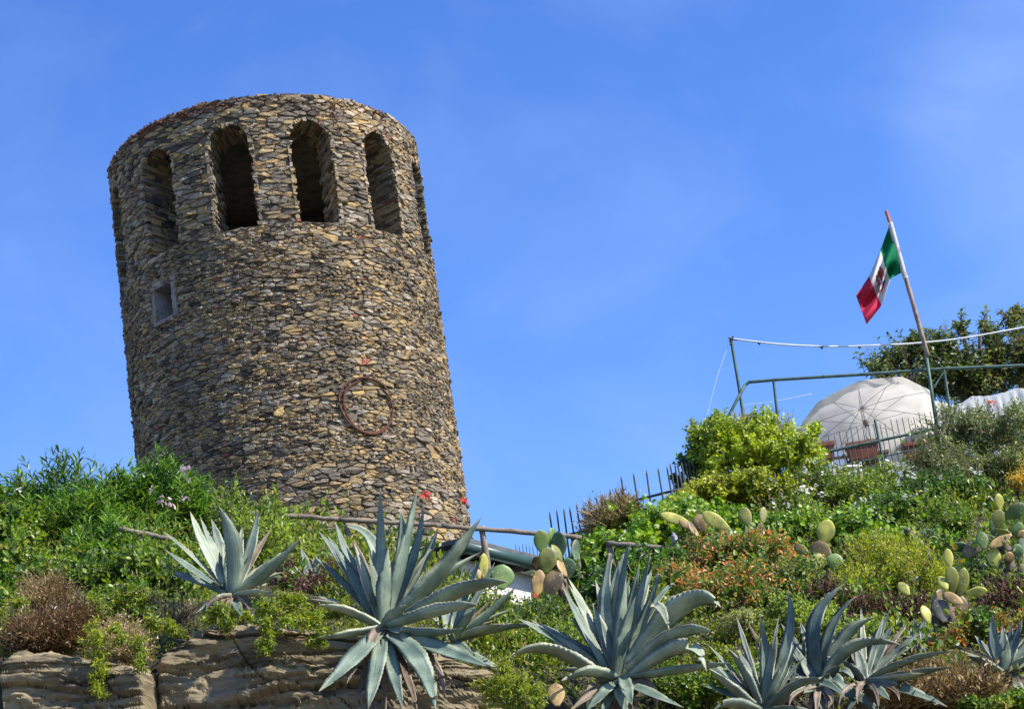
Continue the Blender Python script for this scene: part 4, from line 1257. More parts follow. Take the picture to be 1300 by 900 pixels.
plant('leafy_shrub', 'small-leaved dark shrub between the central agave and the agave cluster', 'shrub',
      [(940, 800, 18.9, 48, 28, .4), (900, 850, 17.9, 46, 28, .35), (850, 830, 18.6, 40, 24, .4)], 'cover', T_SMALL, 560, 10, .045, .024, shoot=.16)
plant('euphorbia_tuft', 'blue-green feathery tuft among dark leaves above the agave cluster', 'plant',
      [(942, 790, 18.5, 20, 14, .25)], 'sage', T_LANCE, 70, 12, .05, .012, shoot=.12)
plant('euphorbia_tuft', 'blue-green feathery tuft on the rock brow beside the smallest complete agave', 'plant',
      [(345, 775, 17.6, 18, 12, .22)], 'sage', T_LANCE, 70, 12, .05, .012, shoot=.12)
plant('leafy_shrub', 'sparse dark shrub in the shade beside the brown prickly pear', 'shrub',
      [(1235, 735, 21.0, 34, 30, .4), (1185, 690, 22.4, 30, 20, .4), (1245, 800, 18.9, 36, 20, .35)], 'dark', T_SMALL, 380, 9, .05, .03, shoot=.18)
plant('mixed_shrub', 'loose yellowish green shrub between the largest agave and the central agave', 'shrub',
      [(660, 835, 18.2, 46, 24, .4), (705, 815, 18.6, 40, 24, .4), (625, 815, 18.4, 34, 22, .35)], 'white_bush', T_SMALL, 620, 10, .05, .028, shoot=.18)
plant('mixed_shrub', 'dense green shrub with yellow tinted leaves behind the agave cluster', 'shrub',
      [(985, 790, 19.2, 44, 30, .4), (1035, 795, 19.0, 36, 28, .4), (1090, 815, 18.6, 44, 26, .4)], 'white_bush', T_SMALL, 720, 10, .05, .028, shoot=.18)
plant('mixed_shrub', 'green and amber shrub on the bank just above the edge agave', 'shrub',
      [(1215, 808, 18.9, 40, 24, .4), (1280, 800, 18.9, 40, 24, .4), (1150, 822, 18.8, 36, 20, .35)], 'orange', T_SMALL, 560, 10, .048, .026, shoot=.18)
plant('mixed_shrub', 'shaded green shrub at the lower edge between central agave and agave cluster', 'shrub',
      [(880, 885, 17.3, 40, 24, .35), (840, 870, 17.6, 36, 22, .35), (930, 868, 17.5, 36, 22, .35)], 'broad', T_SMALL, 620, 10, .05, .03, shoot=.18)
plant('mixed_shrub', 'green shrub filling the corner under the edge agave', 'shrub',
      [(1290, 895, 17.0, 36, 18, .3), (1245, 900, 16.9, 30, 14, .3)], 'broad', T_SMALL, 300, 10, .05, .03, shoot=.16)
# trailing succulents over the rock brow
def trail(label, strands, n, group='trailing succulents on the rock'):
    blobs = []
    for (pts, w, d) in strands:
        for (a, b_) in zip(pts[:-1], pts[1:]):
            k = max(1, int(math.hypot(b_[0] - a[0], b_[1] - a[1]) / (w * 1.1)))
            for i in range(k):
                f = i / k
                blobs.append((a[0] + (b_[0] - a[0]) * f, a[1] + (b_[1] - a[1]) * f, d, w, w * .9, .10))
    return plant('trailing_succulent', label, 'succulent', blobs, 'mat', T_LANCE, n, 10, .045, .011, group=group, stems=0, shoot=.1, up=-.1, spread=.8, rough=.5, droop=.4)
trail('yellow-green succulent trailing in a long thread down the rock corner', [([(120, 800), (124, 850), (128, 895)], 11, 16.05), ([(150, 800), (155, 825)], 10, 16.1)], 260)
trail('short succulent strand beside the cleft in the rock', [([(176, 815), (180, 855)], 7, 16.0)], 70)
trail('succulent tassel hanging under the smallest complete agave', [([(285, 778), (290, 815)], 14, 16.35), ([(272, 784), (322, 788)], 14, 16.75)], 260)
trail('bushy green succulent curtain hanging from the brow between two agaves', [([(340, 790), (342, 835)], 10, 16.3), ([(370, 775), (385, 815)], 24, 16.35), ([(350, 770), (400, 800)], 18, 16.5), ([(400, 790), (412, 838)], 15, 16.4), ([(428, 780), (440, 812)], 18, 16.5)], 800)
trail('mossy yellow-green succulent cushion under the central agave', [([(640, 870), (690, 885)], 30, 16.2), ([(660, 890), (680, 905)], 30, 16.1)], 480)
trail('yellow-green succulent patch beside the grey dry bush', [([(185, 760), (200, 785)], 20, 17.6), ([(150, 765), (140, 790)], 20, 17.8)], 300)
trail('fresh green trailing plant between the brown dry bush and the grey dry bush', [([(112, 775), (130, 800)], 20, 17.1), ([(20, 775), (45, 770)], 18, 17.3), ([(200, 795), (235, 800)], 16, 16.9)], 420)
trail('low green succulent fringe at the lower corner beside the rock block', [([(-5, 800), (0, 850)], 22, 16.9)], 160)
# dry and dead bushes
twig_bush('dry_bush', 'brown dry bush with pinkish tips on the squared rock block', 'bush', [(62, 802, 16.9, 40, 27, .45), (96, 792, 17.0, 26, 26, .35), (36, 812, 16.9, 20, 18, .3)], 'drypink', 700, .28, .004, 'drypink', 7000, .035, 3)
twig_bush('dry_bush', 'silvery grey dry bush beside the brown one on the rock', 'bush', [(152, 808, 16.8, 30, 22, .35), (165, 822, 16.6, 24, 16, .25)], 'drygrey', 360, .22, .004, 'drygrey', 2600, .03, 4)
twig_bush('dry_bush', 'straw-brown dry tuft above the pink-tipped bush', 'bush', [(62, 755, 17.9, 34, 22, .4)], 'dry', 260, .25, .004, 'dry', 1500, .03, 8)
twig_bush('dry_bush', 'leafless grey dome bush standing out against the sky by the spiked fence', 'bush', [(770, 654, 23.3, 32, 24, .45), (795, 645, 23.3, 20, 20, .35)], 'drygrey', 640, .24, .0065, 'drygrey', 900, .035, 5)
twig_bush('dry_bush', 'tangle of bare grey twigs beside the smallest complete agave', 'bush', [(225, 775, 17.5, 26, 20, .4)], 'twig', 70, .42, .0035, None, 0, .02, 6, per_branch=3, up=.0)
twig_bush('dry_bush', 'thin bare twigs poking up beside the cream parasol', 'bush', [(985, 540, 27.0, 34, 16, .4), (945, 535, 27.2, 20, 10, .3)], 'drygrey', 130, .3, .004, None, 0, .02, 7)
twig_bush('dry_bush', 'brown leaf litter and dead stalks under the edge agave', 'bush', [(1190, 868, 17.6, 44, 28, .4), (1235, 880, 17.2, 40, 24, .4), (1160, 880, 17.2, 40, 18, .35)], 'dry', 520, .3, .005, 'dry', 3200, .06, 9)

# ------------------------------------------------------------------ agaves
def agave_leaf(B, Tp, mid, w, root, mat, cut=0.0, face=0.5, twist=0.0, th=.06, curl=0.28, nseg=44):
    B, Tp, mid = Vector(B), Vector(Tp), Vector(mid)
    C = mid * 2 - (B + Tp) * .5
    pts = [B * (1 - t) ** 2 + C * 2 * t * (1 - t) + Tp * t * t for t in [i / nseg for i in range(nseg + 1)]]
    o = Vector((Tp.x - B.x, Tp.y - B.y, 0))
    if o.length < .02: o = Vector((0, -1, 0))
    o.normalize()
    side0 = Vector((-o.y, o.x, 0))
    vs, al, ac, fs = [], [], [], []
    prof = [-1, -.55, 0, .55, 1]
    ph = random.uniform(0, 9)
    for i, p in enumerate(pts):
        t = i / nseg
        T = (pts[min(i + 1, nseg)] - pts[max(i - 1, 0)]).normalized()
        n0 = T.cross(side0); n0 = -n0 if n0.dot(Vector((0, 0, 1)) - o * .5) < 0 else n0
        view = (CAM - p).normalized()
        vn = view - T * view.dot(T)
        if n0.dot(vn) < 0: vn = -vn
        nn = (n0.normalized() * (1 - face) + vn.normalized() * face); nn = (nn - T * nn.dot(T)).normalized()
        nn = Matrix.Rotation(twist * (.3 + t), 3, T) @ nn
        sd = T.cross(nn).normalized()
        if t < .42: f = .66 + .34 * math.sin(math.pi / 2 * t / .42)
        else: f = max(0.0, 1 - ((t - .42) / .58) ** 1.75)
        if cut: f = max(f, cut * (1 - .3 * max(0, t - .8)))
        f = max(f, .012)
        jag = 1 + (.045 if i % 2 else -.03) + .035 * math.sin(ph + t * 17) + .03 * math.sin(ph * 2 + t * 41)
        hw = w * .5 * f * jag
        for s in prof:
            lift = curl * hw * (s * s) - .02 * w * math.sin(t * 11 + ph + s)
            vs.append(tuple(p + sd * (s * hw) + nn * lift)); al.append(t if not cut else t * .97 + .04); ac.append(s)
        for s in (.55, 0, -.55):
            lift = curl * hw * (s * s) - th * w * (1 - s * s) * (1 - .75 * t)
            vs.append(tuple(p + sd * (s * hw) + nn * lift)); al.append(t); ac.append(s)
    k = 8
    for i in range(nseg):
        for j in range(k):
            j2 = (j + 1) % k
            fs.append((i * k + j, i * k + j2, (i + 1) * k + j2, (i + 1) * k + j))
    V = vs
    n5 = [tuple(range(k))[::-1], tuple(range(nseg * k, nseg * k + k))]
    me = bpy.data.meshes.new('leaf')
    me.from_pydata(V, [], fs + n5)
    me.polygons.foreach_set('use_smooth', [True] * len(me.polygons))
    for nm, a in (('along', al), ('across', ac)):
        at = me.attributes.new(nm, 'FLOAT', 'POINT'); at.data.foreach_set('value', a)
    me.update()
    return link('leaf', me, M[mat], root)

def agave(label, bx, by, d, leaves, group=None, r0=.06, seed=0, tone='agave', more=10):
    """leaves: (tip_x, tip_y, depth offset of the tip, width_px, options). options: m=(mid px), s=(start px), mat, cut, face, md."""
    random.seed(900 + seed)
    base = P(bx, by, d); m_ = mpp(d)
    root = thing('agave', base, label, 'agave', group)
    mb = MB()
    g = hz1(base.x, base.y)
    dn = min(-.08, max(-.5, g - base.z - .05))
    mb.tube([base + Vector((0, .1, dn)), base + Vector((0, .04, dn * .4)), base + Vector((0, 0.02, -.06)), base + Vector((0, .02, .03))], [.08, .10, .09, .03], 10)
    mb.build('trunk', M['bark'], root, smooth=True)
    big = max(l_[3] for l_ in leaves); span = max(math.hypot(l_[0] - bx, l_[1] - by) for l_ in leaves)
    extra = []
    for k in range(5):                                 # withered leaves folded down round the trunk
        a = random.uniform(-1.15, 1.15); ln = span * random.uniform(.28, .46)
        extra.append((bx + math.sin(a) * ln, by + math.cos(a) * ln * .75, random.uniform(-.5, -.15), big * random.uniform(.28, .5), dict(mat='agave_dry', m=(bx + math.sin(a) * ln * .75, by + math.cos(a) * ln * .22), curl=.5)))
    for k in range(more):                              # slim inner and rear leaves of the rosette
        a = random.uniform(-1.25, 1.25); ln = span * random.uniform(.4, .85)
        extra.append((bx + math.sin(a) * ln, by - math.cos(a) * ln, random.uniform(.25, .5), big * random.uniform(.4, .62), dict(mat=random.choice(['agave', 'agave', 'agave_pale', 'agave_dry']))))
    for lf in list(leaves) + extra:
        tx, ty, dd, w = lf[:4]
        k = lf[4] if len(lf) > 4 else {}
        sx, sy = k.get('s', (bx + (tx - bx) * .04, by + (ty - by) * .03))
        out = Vector((tx - bx, 0, 0)) * m_ + Vector((0, dd, 0))
        sd = max(-.12, min(.12, dd * .25))
        B = P(sx, sy, d + sd)
        Tp = P(tx, ty, d + dd)
        if 'm' in k: mx, my = k['m']
        else:
            mx, my = (sx + tx) / 2, (sy + ty) / 2
            L_ = math.hypot(tx - sx, ty - sy)
            if abs(tx - sx) > 10: my -= L_ * .035
        Mi = P(mx, my, d + k.get('md', sd + (dd - sd) * .6))
        agave_leaf(B, Tp, Mi, w * m_ * .95, root, tone if k.get('mat', 'agave') == 'agave' else k['mat'], k.get('cut', 0.0), k.get('face', .45), random.uniform(-.22, .22), curl=k.get('curl', random.uniform(.2, .4)))
    return root

agave('small blue-green agave alone at the brow of the pale rock', 295, 757, 17.0, [
    (241, 648, .25, 16, dict(m=(258, 692), s=(283, 740))), (254, 656, .35, 14, dict(m=(272, 702))), (268, 658, .45, 19, dict(m=(282, 704))),
    (277, 642, -.15, 24, dict(m=(296, 694))), (308, 667, .3, 17, dict(mat='agave_pale')), (328, 647, .35, 18, dict(m=(317, 700))),
    (381, 684, -.1, 20, dict(m=(342, 722))), (206, 674, .2, 9, dict(m=(240, 702), mat='agave_pale', s=(280, 742))), (209, 697, .1, 13, dict(m=(242, 722), s=(278, 745))),
    (247, 779, -.35, 17, dict(m=(272, 765))), (307, 782, -.35, 13, dict(s=(296, 760))), (357, 757, -.3, 14, dict(m=(328, 754))), (291, 690, .1, 20)], seed=1)
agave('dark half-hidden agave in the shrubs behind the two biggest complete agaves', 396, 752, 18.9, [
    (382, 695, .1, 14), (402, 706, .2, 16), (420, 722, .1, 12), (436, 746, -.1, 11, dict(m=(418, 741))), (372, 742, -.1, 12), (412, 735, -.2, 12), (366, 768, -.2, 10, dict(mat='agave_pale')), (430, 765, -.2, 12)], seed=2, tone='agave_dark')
agave('second agave partly hidden behind the largest one, its narrow tips to the house', 572, 815, 17.55, [
    (613, 703, .1, 12, dict(m=(594, 752))), (628, 714, .2, 13, dict(m=(604, 760))), (658, 742, -.1, 15, dict(m=(612, 786))), (686, 793, -.2, 17, dict(m=(628, 800))),
    (640, 792, -.3, 12), (606, 770, -.2, 15), (650, 858, -.4, 13, dict(m=(612, 838))), (560, 752, .2, 16), (590, 735, .25, 15), (600, 830, -.3, 14)], seed=3)
agave('largest agave, a wide fan of blue-green leaves with dead leaves hanging beneath', 487, 797, 16.45, [
    (415, 679, .35, 17, dict(m=(446, 728), s=(468, 778))), (425, 661, .45, 17, dict(m=(448, 722))), (449, 689, .2, 17, dict(m=(466, 742), mat='agave_pale', cut=.3)),
    (429, 668, .35, 17, dict(m=(473, 690), s=(472, 770), md=.2)), (483, 619, .1, 18, dict(m=(485, 706))), (508, 648, .35, 15, dict(m=(509, 700))),
    (530, 619, .0, 29, dict(m=(513, 712))), (538, 639, .2, 20, dict(m=(524, 716))), (557, 667, .4, 20, dict(m=(535, 722))), (547, 697, .25, 16, dict(mat='agave_pale', cut=.25)),
    (612, 655, -.15, 32, dict(m=(560, 727), s=(500, 785))), (577, 697, .2, 24, dict(m=(543, 744))), (645, 739, -.45, 28, dict(m=(585, 751), s=(504, 792))),
    (607, 768, -.5, 22, dict(m=(560, 775))), (587, 797, -.5, 18, dict(m=(540, 805))), (621, 846, -.7, 22, dict(m=(565, 826))),
    (402, 768, -.2, 16, dict(m=(440, 776), mat='agave_pale')), (402, 809, -.4, 17, dict(m=(440, 806))), (404, 878, -.75, 25, dict(m=(448, 836))),
    (467, 902, -.75, 23, dict(m=(478, 850))), (512, 900, -.7, 18, dict(m=(499, 850))), (553, 903, -.8, 27, dict(m=(532, 840))),
    (515, 768, -.3, 20, dict(cut=.2)), (493, 693, -.15, 22, dict(m=(490, 745))), (469, 705, .0, 20, dict(m=(478, 752))), (520, 745, .1, 22),
    (452, 897, -.55, 10, dict(mat='agave_dry', m=(465, 850))), (563, 887, -.55, 12, dict(mat='agave_dry', m=(548, 838))), (530, 902, -.55, 12, dict(mat='agave_dry', m=(515, 855))), (440, 868, -.55, 9, dict(mat='agave_dry', m=(458, 835))), (490, 905, -.55, 10, dict(mat='agave_dry', m=(488, 855)))], seed=4)
agave('central agave with tall upright leaves and long drooping outer ones', 783, 862, 16.8, [
    (776, 702, .3, 21, dict(m=(769, 780), cut=.45)), (803, 688, .35, 21, dict(m=(778, 762))), (798, 686, .1, 20, dict(m=(789, 770))), (807, 756, -.15, 22, dict(m=(794, 808))),
    (826, 702, .05, 24, dict(m=(808, 778))), (837, 728, .3, 20, dict(cut=.4, m=(817, 790))), (858, 743, .4, 12, dict(m=(833, 765))),
    (713, 742, .1, 16, dict(m=(742, 800), s=(770, 850))), (722, 742, .25, 15, dict(m=(752, 800))), (915, 771, -.35, 36, dict(m=(868, 768), s=(800, 846))), (883, 766, .1, 30, dict(m=(842, 800))),
    (908, 804, -.45, 24, dict(m=(858, 806), s=(798, 852))), (850, 800, -.5, 14, dict(m=(838, 772), mat='agave_pale', s=(826, 771))), (897, 854, -.5, 24, dict(m=(868, 822), s=(800, 862))),
    (927, 841, -.5, 15, dict(m=(870, 850))), (642, 838, -.4, 24, dict(m=(698, 826), s=(770, 866), mat='agave_pale')), (712, 864, -.45, 21, dict(m=(748, 854))), (705, 850, -.1, 16),
    (802, 894, -.45, 18, dict(s=(790, 858))), (868, 898, -.5, 16, dict(m=(826, 880))), (742, 905, -.4, 20, dict(m=(765, 880))), (795, 908, -.4, 18), (762, 912, -.3, 16),
    (765, 790, .2, 20), (850, 830, .1, 22), (816, 800, .2, 20), (786, 712, .25, 19, dict(m=(782, 790))), (812, 716, .2, 18, dict(m=(798, 790))), (795, 730, -.1, 20, dict(m=(790, 800))), (752, 765, .2, 17), (845, 775, .2, 19, dict(m=(818, 812))), (720, 905, -.3, 12, dict(mat='agave_dry'))], seed=5)
agave('agave with pale recurved leaves, nearest the central agave in the cluster', 968, 903, 16.7, [
    (923, 822, .0, 16, dict(m=(946, 856))), (899, 848, -.3, 15, dict(m=(928, 872))), (937, 825, .2, 16, dict(cut=.3, m=(952, 860))), (964, 779, .2, 14, dict(m=(972, 836), cut=.15)), (980, 812, .1, 16, dict(m=(976, 858))),
    (990, 846, -.2, 17, dict(m=(981, 880))), (1007, 818, .25, 17, dict(m=(996, 852))), (1011, 845, -.25, 15, dict(m=(996, 886))), (1000, 750, .4, 19, dict(m=(1001, 812))),
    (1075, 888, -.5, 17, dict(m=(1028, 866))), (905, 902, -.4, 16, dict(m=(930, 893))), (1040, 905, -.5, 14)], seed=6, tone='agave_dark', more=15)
agave('agave with broad dark leaves leaning away at the middle of the cluster', 1040, 872, 17.2, [
    (1072, 741, .2, 24, dict(m=(1036, 790))), (1087, 757, .25, 20, dict(m=(1056, 798))), (1110, 783, .0, 22, dict(m=(1072, 812))), (1143, 818, -.2, 20, dict(m=(1082, 822))),
    (1022, 808, .3, 18), (1015, 826, .1, 18, dict(m=(1024, 850))), (1058, 800, .3, 18), (1095, 802, .2, 20, dict(m=(1070, 836))), (1086, 866, -.3, 14, dict(m=(1066, 850))),
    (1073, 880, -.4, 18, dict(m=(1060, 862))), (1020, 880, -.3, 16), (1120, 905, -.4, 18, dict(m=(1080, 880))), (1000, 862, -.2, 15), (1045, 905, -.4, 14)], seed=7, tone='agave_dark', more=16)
agave('agave with long low leaves reaching toward the brown litter', 1098, 866, 17.1, [
    (1133, 792, .3, 19, dict(m=(1116, 826))), (1153, 810, .2, 20, dict(m=(1128, 836))), (1213, 826, -.2, 15, dict(m=(1158, 838))), (1211, 846, -.3, 15, dict(m=(1155, 856))),
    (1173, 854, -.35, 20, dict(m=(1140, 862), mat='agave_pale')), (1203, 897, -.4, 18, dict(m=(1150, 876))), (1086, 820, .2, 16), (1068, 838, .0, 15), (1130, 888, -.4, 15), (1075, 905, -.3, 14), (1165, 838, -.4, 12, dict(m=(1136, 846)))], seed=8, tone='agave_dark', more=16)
agave('little agave above the brown litter between the cluster and the edge agave', 1166, 818, 18.2, [
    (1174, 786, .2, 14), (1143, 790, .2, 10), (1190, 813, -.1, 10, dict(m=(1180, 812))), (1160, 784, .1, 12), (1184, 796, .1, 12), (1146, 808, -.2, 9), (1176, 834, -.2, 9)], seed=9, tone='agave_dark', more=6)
agave('smallest upright agave in shade at the picture edge', 1276, 856, 17.8, [
    (1260, 780, .1, 17, dict(m=(1263, 818))), (1273, 792, .2, 15), (1285, 790, .2, 15), (1298, 786, .1, 17, dict(m=(1287, 820))), (1227, 831, -.2, 13, dict(m=(1250, 842))), (1237, 806, .15, 13, dict(m=(1254, 828))),
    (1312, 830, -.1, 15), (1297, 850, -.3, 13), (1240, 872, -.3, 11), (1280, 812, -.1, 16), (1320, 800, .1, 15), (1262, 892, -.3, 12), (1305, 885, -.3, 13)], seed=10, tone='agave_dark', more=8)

# ------------------------------------------------------------------ prickly pears
def pad_mesh(B, Tp, w, thick, nrm, mat, root):
    B, Tp, nrm = Vector(B), Vector(Tp), Vector(nrm)
    T = (Tp - B); L_ = T.length; T.normalize()
    nrm = (nrm - T * nrm.dot(T)).normalized(); sd = T.cross(nrm)
    nr, nc = 13, 14
    vs, fs = [], []
    bend = random.uniform(-.07, .07) * L_
    for i in range(nr + 1):
        t = i / nr
        f = max(0, math.sin(math.pi * min(1, (t * .95 + .05)) ** 1.32)) ** .6 if 0 < t < 1 else (.24 if t == 0 else .03)
        f = max(f, .03 if t > .5 else .26)
        for j in range(nc):
            a = 2 * math.pi * j / nc
            p = B + T * (L_ * t) + sd * (math.cos(a) * w * .5 * f) + nrm * (math.sin(a) * thick * .5 * (f ** .7) + bend * math.sin(math.pi * t))
            p += Vector((N3(p, 9), N3(p + Vector((5, 0, 0)), 9), 0)) * .006
            vs.append(tuple(p))
    for i in range(nr):
        for j in range(nc):
            j2 = (j + 1) % nc
            fs.append((i * nc + j, i * nc + j2, (i + 1) * nc + j2, (i + 1) * nc + j))
    fs += [tuple(range(nc))[::-1], tuple(range(nr * nc, nr * nc + nc))]
    me = bpy.data.meshes.new('pad'); me.from_pydata(vs, [], fs)
    me.polygons.foreach_set('use_smooth', [True] * len(fs)); me.update()
    return link('pad', me, M[mat], root)

def cactus(label, pads, d, stem=None, group=None):
    """pads: (base_x, base_y, tip_x, tip_y, width_px, mat, turn_deg, depth offset)"""
    b0 = P(pads[0][0], pads[0][1], d)
    root = thing('prickly_pear', (b0.x, b0.y, min(hz1(b0.x, b0.y), b0.z)), label, 'cactus', group)
    for pd in pads:
        bx, by, tx, ty, w, mat = pd[:6]
        turn = pd[6] if len(pd) > 6 else random.uniform(-25, 25)
        off = pd[7] if len(pd) > 7 else random.uniform(-.12, .12)
        B, Tp = P(bx, by, d + off), P(tx, ty, d + off + random.uniform(-.06, .06))
        ax = (Tp - B).normalized(); v = (CAM - B).normalized(); v = (v - ax * v.dot(ax)).normalized()
        nrm = Matrix.Rotation(rad(turn), 3, ax) @ v
        wm = w * mpp(d) * (1.15 if mat == 'y' else 1.04)
        real = wm / max(.35, abs(math.cos(rad(turn))))
        pad_mesh(B, Tp, real, max(.022, min(.036, real * .12)) if abs(turn) < 60 else max(.03, wm * .5), nrm, 'pad_' + mat, root)
    if stem:
        mb = MB()
        for line, r in stem:
            pts = [P(x, y, d + .02) for x, y in line]
            n_ = len(pts)
            pts2 = []
            for i in range(n_ - 1):
                for k in range(4): pts2.append(pts[i].lerp(pts[i + 1], k / 4) + Vector((random.uniform(-1, 1), random.uniform(-1, 1), random.uniform(-1, 1))) * r * .25)
            pts2.append(pts[-1])
            mb.tube(pts2, [r * (1.15 - .35 * i / len(pts2)) * random.uniform(.85, 1.15) for i in range(len(pts2))], 8)
        mb.build('stem', M['bark'], root, smooth=True)
    return root
random.seed(31)
cactus('upright prickly pear with green and brown pads in front of the wooden railing', [
    (689, 702, 686, 672, 19, 'g', 15, .05), (698, 695, 702, 669, 11, 'g', 45, .1), (711, 710, 708, 674, 19, 'd', -10, .08), (693, 728, 697, 694, 23, 'o', 5, -.08), (713, 713, 700, 691, 9, 'o', 62, -.02),
    (719, 732, 709, 708, 9, 't', 60, -.05), (680, 760, 686, 722, 17, 't', 10, -.1), (690, 762, 711, 722, 23, 'b', -10, -.06), (680, 722, 682, 705, 10, 'b', 20, .05), (730, 712, 732, 684, 11, 'd', 40, .12), (720, 735, 722, 708, 20, 'd', 0, .12), (703, 742, 712, 716, 17, 'b', 20, .06)], 19.8,
    stem=[([(745, 812), (724, 770), (709, 740), (700, 728)], .045), ([(735, 800), (722, 765), (716, 735)], .03), ([(686, 770), (692, 745)], .035)])
cactus('single round green pad of prickly pear touching the agave tips', [(636, 748, 640, 716, 30, 'g', 10, .0), (616, 735, 614, 702, 11, 'y', 35, .15), (609, 735, 606, 718, 9, 't', 20, .1), (520, 712, 528, 694, 22, 'g', 10, .6)], 18.9)
cactus('prickly pear with orange-edged brown pads in the vine mound', [
    (876, 664, 838, 652, 12, 'y', 20, -.05), (880, 672, 862, 660, 8, 't', 30, -.1), (889, 683, 874, 661, 7, 't', 55, -.15), (858, 688, 890, 682, 16, 'b', 25, .0), (893, 676, 886, 652, 18, 'b', 15, .05), (926, 672, 891, 650, 15, 'y', 10, -.05), (916, 682, 898, 678, 10, 'b', 20, .0), (930, 684, 921, 666, 10, 'g', 30, .05)], 21.6,
    stem=[([(885, 720), (884, 690), (880, 676)], .05)])
cactus('pair of slim olive pads standing in the broad green leaves', [(951, 668, 942, 643, 16, 'o', 5, 0), (969, 664, 970, 643, 10, 'o', 35, .05), (951, 690, 950, 664, 13, 'g', 20, .05), (962, 692, 968, 662, 12, 'g', 30, .06)], 22.0)
cactus('prickly pear topped by one bright yellow upright pad over a brown one', [
    (1044, 692, 1052, 659, 20, 'y', 8, -.02), (1055, 712, 1032, 688, 22, 'b', 10, 0), (1058, 724, 1062, 702, 21, 'g', 5, -.08), (1038, 724, 1040, 702, 19, 'o', 20, -.1), (1026, 702, 1008, 692, 12, 'o', 15, .05), (1083, 768, 1090, 741, 18, 'g', 5, -.2)], 20.6, stem=[([(1058, 745), (1050, 722), (1046, 705)], .05)])
cactus('spreading prickly pear with yellow-green tips and dark shaded pads in the rusty shrubs', [
    (1207, 720, 1202, 696, 11, 'y', 15, 0), (1210, 752, 1207, 718, 16, 'o', 10, 0), (1218, 758, 1224, 720, 17, 'o', 10, .05), (1203, 748, 1192, 731, 10, 'y', 20, -.05), (1226, 753, 1254, 749, 11, 'y', 10, -.05), (1154, 755, 1141, 739, 11, 'y', 15, -.1),
    (1222, 766, 1198, 752, 13, 't', 20, -.1), (1200, 790, 1190, 758, 20, 'c', 10, -.05), (1215, 790, 1222, 756, 18, 'b', 15, .05), (1182, 775, 1196, 748, 14, 'b', 30, .05), (1180, 792, 1171, 768, 10, 'y', 30, -.1), (1206, 810, 1202, 778, 20, 'b', 0, .05)], 18.7,
    stem=[([(1215, 840), (1208, 805), (1206, 770)], .06), ([(1190, 835), (1192, 800), (1188, 780)], .05)])
cactus('large prickly pear of green and tan pads at the picture edge beside grey stones', [
    (1270, 648, 1267, 626, 10, 'y', 30, 0), (1266, 670, 1269, 646, 16, 'o', 10, 0), (1276, 658, 1301, 640, 18, 'g', 10, 0), (1262, 680, 1261, 659, 11, 'd', 25, .05), (1264, 672, 1284, 681, 11, 'o', 20, -.05), (1284, 678, 1256, 695, 12, 't', 20, -.1), (1250, 697, 1244, 674, 15, 'g', 5, -.05),
    (1292, 684, 1293, 662, 16, 'g', 10, .05), (1222, 707, 1242, 690, 18, 'c', 15, .05), (1204, 692, 1230, 695, 12, 'd', 20, .1), (1264, 722, 1260, 696, 15, 'y', 10, -.05), (1272, 726, 1258, 706, 14, 'd', 20, 0), (1272, 708, 1288, 706, 13, 't', 10, -.1), (1300, 682, 1294, 674, 12, 't', 20, -.1),
    (1291, 712, 1292, 690, 14, 'd', 20, .0), (1302, 712, 1298, 668, 14, 'd', 30, .1), (1285, 755, 1284, 715, 16, 'c', 20, .05)], 20.7, stem=[([(1286, 770), (1285, 730), (1278, 700), (1268, 680)], .06), ([(1300, 760), (1296, 710)], .05)])
cactus('brown prickly pear stump with one shaded green pad under the dark bush', [(1160, 682, 1188, 678, 17, 'd', 10, .1)], 22.0, stem=[([(1186, 716), (1172, 697), (1160, 684), (1151, 671)], .05)])
cactus('lone orange-brown pad at the lower edge below the central agave', [(708, 896, 705, 866, 21, 't', 5, 0)], 16.4)

# ------------------------------------------------------------------ wooden railings
random.seed(41)
def log(mb, a, b_, r, n=14, wob=.006):
    pts = [a.lerp(b_, k / n) + Vector((0, random.uniform(-wob, wob), random.uniform(-wob, wob))) for k in range(n + 1)]
    mb.tube(pts, [r * random.uniform(.88, 1.1) for _ in pts], 8)
def railing(label, rail, posts, r=.027, rp=.034):
    a, b_ = P(*rail[0]), P(*rail[1])
    root = thing('wooden_railing', (a.x, a.y, hz1(a.x, a.y)), label, 'railing', 'weathered wooden railings along the path')
    mb = MB()
    mid = [P(*q) for q in rail]
    for p, q in zip(mid[:-1], mid[1:]): log(mb, p, q, r)
    mb.build('rail', M['wood'], root, smooth=True)
    for (px, py, d, bx, by) in posts:
        t = P(px, py, d); f = P(bx, by, d)
        dirn = (f - t).normalized()
        m2 = MB(); log(m2, t, t + dirn * max((f - t).length, .6), rp, 6, .006)
        m2.build('post', M['wood'], root, smooth=True)
railing('longest weathered railing running from the tower foot past the upright prickly pear',
        [(296, 650, 21.0), (430, 659, 21.2), (560, 667, 21.4), (738, 682, 21.7)], [(611, 668, 21.52, 620, 722), (728, 682, 21.74, 740, 752), (440, 660, 21.3, 446, 722), (306, 652, 21.08, 312, 712)])
railing('short railing in the oleander with one pale post', [(150, 671, 20.5), (216, 684, 20.6)], [(178, 678, 20.58, 181, 712)], .028, .036)
railing('short railing crossing behind the tips of the central agave', [(770, 689, 21.0), (866, 698, 21.0)], [(774, 692, 21.05, 780, 735), (856, 699, 21.05, 862, 740)], .028, .036)

